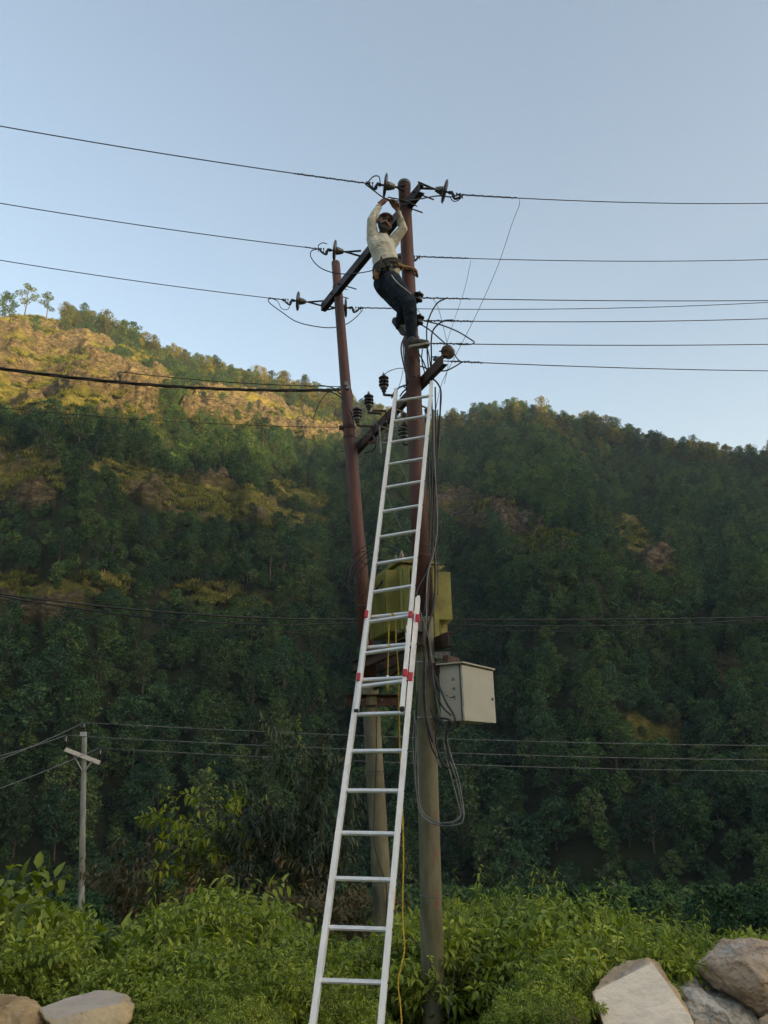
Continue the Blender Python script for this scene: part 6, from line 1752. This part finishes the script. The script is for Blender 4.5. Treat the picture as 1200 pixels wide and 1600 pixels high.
body = [
 [(pel, .09), (spn, .075), (che, .085), (nck, .055), (lerp(nck, hd, .6), .052), (F(0, -.02, -.02), .06)],
 [(F(0, .035, -.02), .088, (.93, 1, 1)), (F(0, .0, .0), .084, (.9, 1, 1)), (F(0, -.05, .025), .062)],
 [(F(0, -.05, .03), .055), (F(0, -.085, .05), .035)],
 [(F(0, .020, .085), .010), (F(0, -.008, .103), .014), (F(0, -.018, .098), .014)],
 [(F(-.016, -.018, .088), .010), (F(.016, -.018, .088), .010)],
 [(F(-.045, .030, .066), .014), (F(-.012, .034, .082), .011)], [(F(.012, .034, .082), .011), (F(.045, .030, .066), .014)],
 [(F(-.024, -.046, .083), .009), (F(0, -.044, .090), .010), (F(.024, -.046, .083), .009)],
 [(F(-.086, .012, -.01), .016), (F(-.090, -.018, -.008), .012)], [(F(.086, .012, -.01), .016), (F(.090, -.018, -.008), .012)],
 [(nck, .06), (shL, .062), (elL, .044), (lerp(elL, wrL, .5), .040), (wrL, .027)],
 [(nck, .06), (shR, .062), (elR, .044), (lerp(elR, wrR, .5), .040), (wrR, .027)],
 [(pel, .11), (hpL, .09), (knL, .058), (lerp(knL, anL, .35), .055), (anL, .036)],
 [(pel, .11), (hpR, .09), (knR, .058), (lerp(knR, anR, .35), .055), (anR, .036), (anR + Vector((.03, 0, -.04)), .034)],
]
body += hand_chains(wrL, handL, (1, 0, -.2), -1) + hand_chains(wrR, handR, (-1, 0, -.1), -1)
bme = blobs(body, .0065, 2)
bo = link_mesh('body', bme, person, M['skin'], True)

def folds_shirt(co):
    return .010 * fbm(co[:, 0] * 9 + co[:, 2] * 7, co[:, 1] * 5, co[:, 2] * 3 - co[:, 0] * 4, oct=3, seed=81) + .003 * fbm(co[:, 0] * 30, co[:, 1] * 30, co[:, 2] * 30, oct=2, seed=82)
lw = Q(606, 423, .0)
shirt = [
 [(lw, .150, (.98, .86, 1)), (Q(605, 412, .0), .142, (1, .86, 1)), (Q(601, 400, -.0), .142, (1.02, .88, 1)), (Q(597, 388, -.01), .145, (1.04, .88, 1)), (Q(596, 379, 0), .112), (Q(598, 373, 0), .078)],
 [(Q(592, 388, -.02), .115), (shL, .082), (lerp(shL, elL, .5), .066), (elL, .055), (lerp(elL, wrL, .4), .050), (lerp(elL, wrL, .86), .036)],
 [(Q(601, 388, .03), .11), (shR, .078), (lerp(shR, elR, .5), .062), (elR, .053), (lerp(elR, wrR, .4), .046), (lerp(elR, wrR, .80), .034)],
 [(Q(588, 395, 0), .06), (Q(589, 412, 0), .05), (Q(594, 425, 0), .045)],
]
so = link_mesh('shirt', blobs(shirt, .008, 3, folds_shirt), person, M['shirt'], True)
# tight sleeve cuffs
for e_, w_, t in ((elL, wrL, .88), (elR, wrR, .82)):
    p = lerp(e_, w_, t); b = B(); b.lathe(p, (w_ - e_), [(.034, -.006), (.038, 0), (.036, .012), (.031, .014)], 16); b.make('cuff', M['shirt'], person, True)
def folds_tr(co):
    return .011 * fbm(co[:, 0] * 10 - co[:, 2] * 6, co[:, 1] * 8, co[:, 2] * 10, oct=3, seed=85)
trs = [
 [(Q(606, 427, .0), .135, (1, .9, .8)), (pel, .150, (1, .95, 1)), (Q(605, 446, .02), .135)],
 [(Q(612, 441, -.04), .125), (hpR, .118), (lerp(hpR, knR, .5), .108), (knR, .082), (lerp(knR, anR, .25), .080), (lerp(knR, anR, .6), .066), (lerp(knR, anR, .86), .056), (lerp(knR, anR, .95), .058)],
 [(Q(600, 444, .06), .125), (hpL, .118), (lerp(hpL, knL, .5), .098), (knL, .076), (lerp(knL, anL, .5), .068), (lerp(knL, anL, .9), .058)],
]
to = link_mesh('trousers', blobs(trs, .0085, 3, folds_tr), person, M['trousers'], True)
# white piping along the thigh
def front(px, py, dy): return Q(px, py, dy)
b = B(); b.tube([Q(612, 429.5, -.185), Q(617, 437, -.205), Q(625, 445, -.225), (Q(634, 452, -.235)), Q(643, 459.5, -.225)], .0055, 6, 6); b.make('piping', M['piping'], person)
# cap, goggles, beard, moustache
cap = [[(F(0, .062, -.02), .094, (.95, 1.02, .86)), (F(0, .078, -.03), .080, (.95, 1, .8))]]
co_ = link_mesh('cap', blobs(cap, .008, 2), person, M['cap'], True)
b = B(); b.tube([F(-.075, .055, .06), F(-.045, .062, .115), F(0, .064, .135), (F(.045, .062, .115)), F(.075, .055, .06)], .012, 6, 5); b.tube([F(-.06, .058, .06), F(0, .066, .115), F(.06, .058, .06)], .013, 6, 4)
b.make('cap_brim', M['cap'], person, True)
bd = [[(F(-.062, -.03, .035), .022), (F(-.048, -.068, .058), .026), (F(-.015, -.088, .075), .030), (F(.015, -.088, .075), .030), (F(.048, -.068, .058), .026), (F(.062, -.03, .035), .022)],
      [(F(0, -.09, .07), .034), (F(.005, -.125, .065), .026)], [(F(-.034, -.044, .083), .011), (F(-.012, -.030, .096), .012), (F(.012, -.030, .096), .012), (F(.034, -.044, .083), .011)], [(F(-.034, -.044, .083), .011), (F(-.04, -.07, .07), .014)], [(F(.034, -.044, .083), .011), (F(.04, -.07, .07), .014)]]
link_mesh('beard', blobs(bd, .006, 1), person, M['beard'], True)
for s in (-1, 1):
    b = B(); bmesh.ops.create_icosphere(b.bm, subdivisions=2, radius=.0105, matrix=Matrix.Translation(F(s * .030, .018, .070))); b.make('eye', M['hole'], person, True)
b = B(); b.tube([F(-.055, .036, .078), F(-.03, .040, .090), F(-.012, .034, .094)], .004, 5, 4).tube([F(.055, .036, .078), F(.03, .040, .090), F(.012, .034, .094)], .004, 5, 4); b.make('eyebrows', M['beard'], person)
# tool belt with pouches, safety rope round the pole
def loop_pts(c, rx, ry, tz_, n=28, a0=0, a1=2 * PI):
    return [c + Vector((math.cos(a0 + (a1 - a0) * k / n) * rx, math.sin(a0 + (a1 - a0) * k / n) * ry, math.cos(a0 + (a1 - a0) * k / n) * tz_)) for k in range(n + 1)]
bc = Q(605, 419, .0)
b = B(); pts = loop_pts(bc, .158, .142, .035)
for dz in (-.022, 0, .022): b.tube([p + Vector((0, 0, dz)) for p in pts], .015, 6)
b.make('belt', M['leather'], person, True)
for (px_, py_, dy_, sz, tl, mt) in ((590, 424, -.13, (.055, .045, .16), .3, 'leather'), (598, 416, -.145, (.05, .035, .075), 0, 'leather'), (607, 414, -.15, (.06, .03, .06), 0, 'leather'), (617, 415, -.13, (.05, .03, .055), 0, 'leather'), (587, 430, -.09, (.06, .06, .10), .2, 'brown_rope')):
    b = B(); b.box(Q(px_, py_, dy_), sz, Matrix.Rotation(tl, 3, 'Y'), .010); b.make('tool_pouch', M[mt], person)
b = B(); b.tube([Q(596, 402, -.155), Q(594.5, 412, -.165), Q(592, 424, -.165)], .013, 7, 4); b.make('tool_handle', M['hole'], person)
for k in range(4):
    b = B(); b.tube([Q(586 + k * 1.5, 421, -.13), Q(584 + k * 1.6, 428, -.15), Q(587 + k * 1.5, 436, -.13)], .008, 6, 4); b.make('rope_hank', M['brown_rope'], person)
pc_ = lerp(nj, nt_top, .772)
b_pts = [Q(622, 414, -.12), Q(630, 417, -.02), P(636, 421, YN - .09), P(646, 421.5, YN - .098), P(651, 427, YN - .02), P(650, 430, YN + .09), P(640, 426, YN + .11), Q(626, 420, .12)]
bb = twisted([b_pts], .010, 6, 60, 2); o = bb.make('safety_rope', M['brown_rope'], None, True); tag(o, 'brown safety rope looped round the near pole at the lineman waist', 'rope')
b_pts = [Q(622, 412, -.11), Q(632, 416, .0), P(641, 418, YN - .1), P(650, 422, YN - .06), P(652, 432, YN + .0), P(648, 428, YN + .10), Q(628, 418, .14)]
bb = twisted([b_pts], .009, 6, 60, 2); o = bb.make('safety_rope', M['tan_rope'], None, True); tag(o, 'paler thinner rope lying over the brown safety rope on the near pole', 'rope')
# shoes
def shoe(heel, toe, up, nm, sm='sole'):
    heel = Vector(heel); toe = Vector(toe); d = (toe - heel).normalized(); L = (toe - heel).length
    up = Vector(up); up = (up - d * up.dot(d)).normalized(); s = d.cross(up)
    ch = [[(heel + up * .035, .040), (heel + d * L * .3 + up * .040, .043), (heel + d * L * .6 + up * .022, .040), (toe - d * .03 + up * .012, .034)], [(heel + up * .045, .042), (heel + up * .075 + d * .02, .044)]]
    o = link_mesh('shoe', blobs(ch, .006, 2), person, M['shoe'], True)
    b = B()
    ring = []
    prof = [(-.04, .0), (-.03, .034), (.02, .040), (L * .45, .036), (L * .75, .046), (L * .95, .034), (L * 1.02, .0)]
    top = [heel + d * u + s * v for u, v in prof] + [heel + d * u - s * v for u, v in prof[-2:0:-1]]
    v0 = [b.bm.verts.new(p + up * .004) for p in top]; v1 = [b.bm.verts.new(p - up * .022) for p in top]
    b.bm.faces.new(v0); b.bm.faces.new(v1[::-1]); n = len(top)
    for k in range(n): b.bm.faces.new((v0[k], v0[(k + 1) % n], v1[(k + 1) % n], v1[k]))
    so_ = b.make('sole', M[sm], o); 
    pass
    return o
shoe(Q(643, 541, -.03), Q(671, 536.5, -.02), (0.05, -.1, 1), 'r')
shoe(Q(618, 502, .16), Q(634, 522, .10), (.7, .6, .6), 'l', 'shoe')
# step bolt carrying the foot
b = B(); b.rod(P(646, 543.5, YN), P(668, 543, 7.52), .011, seg=8); o = b.make('step_bolt', M['rust'], near_pole)
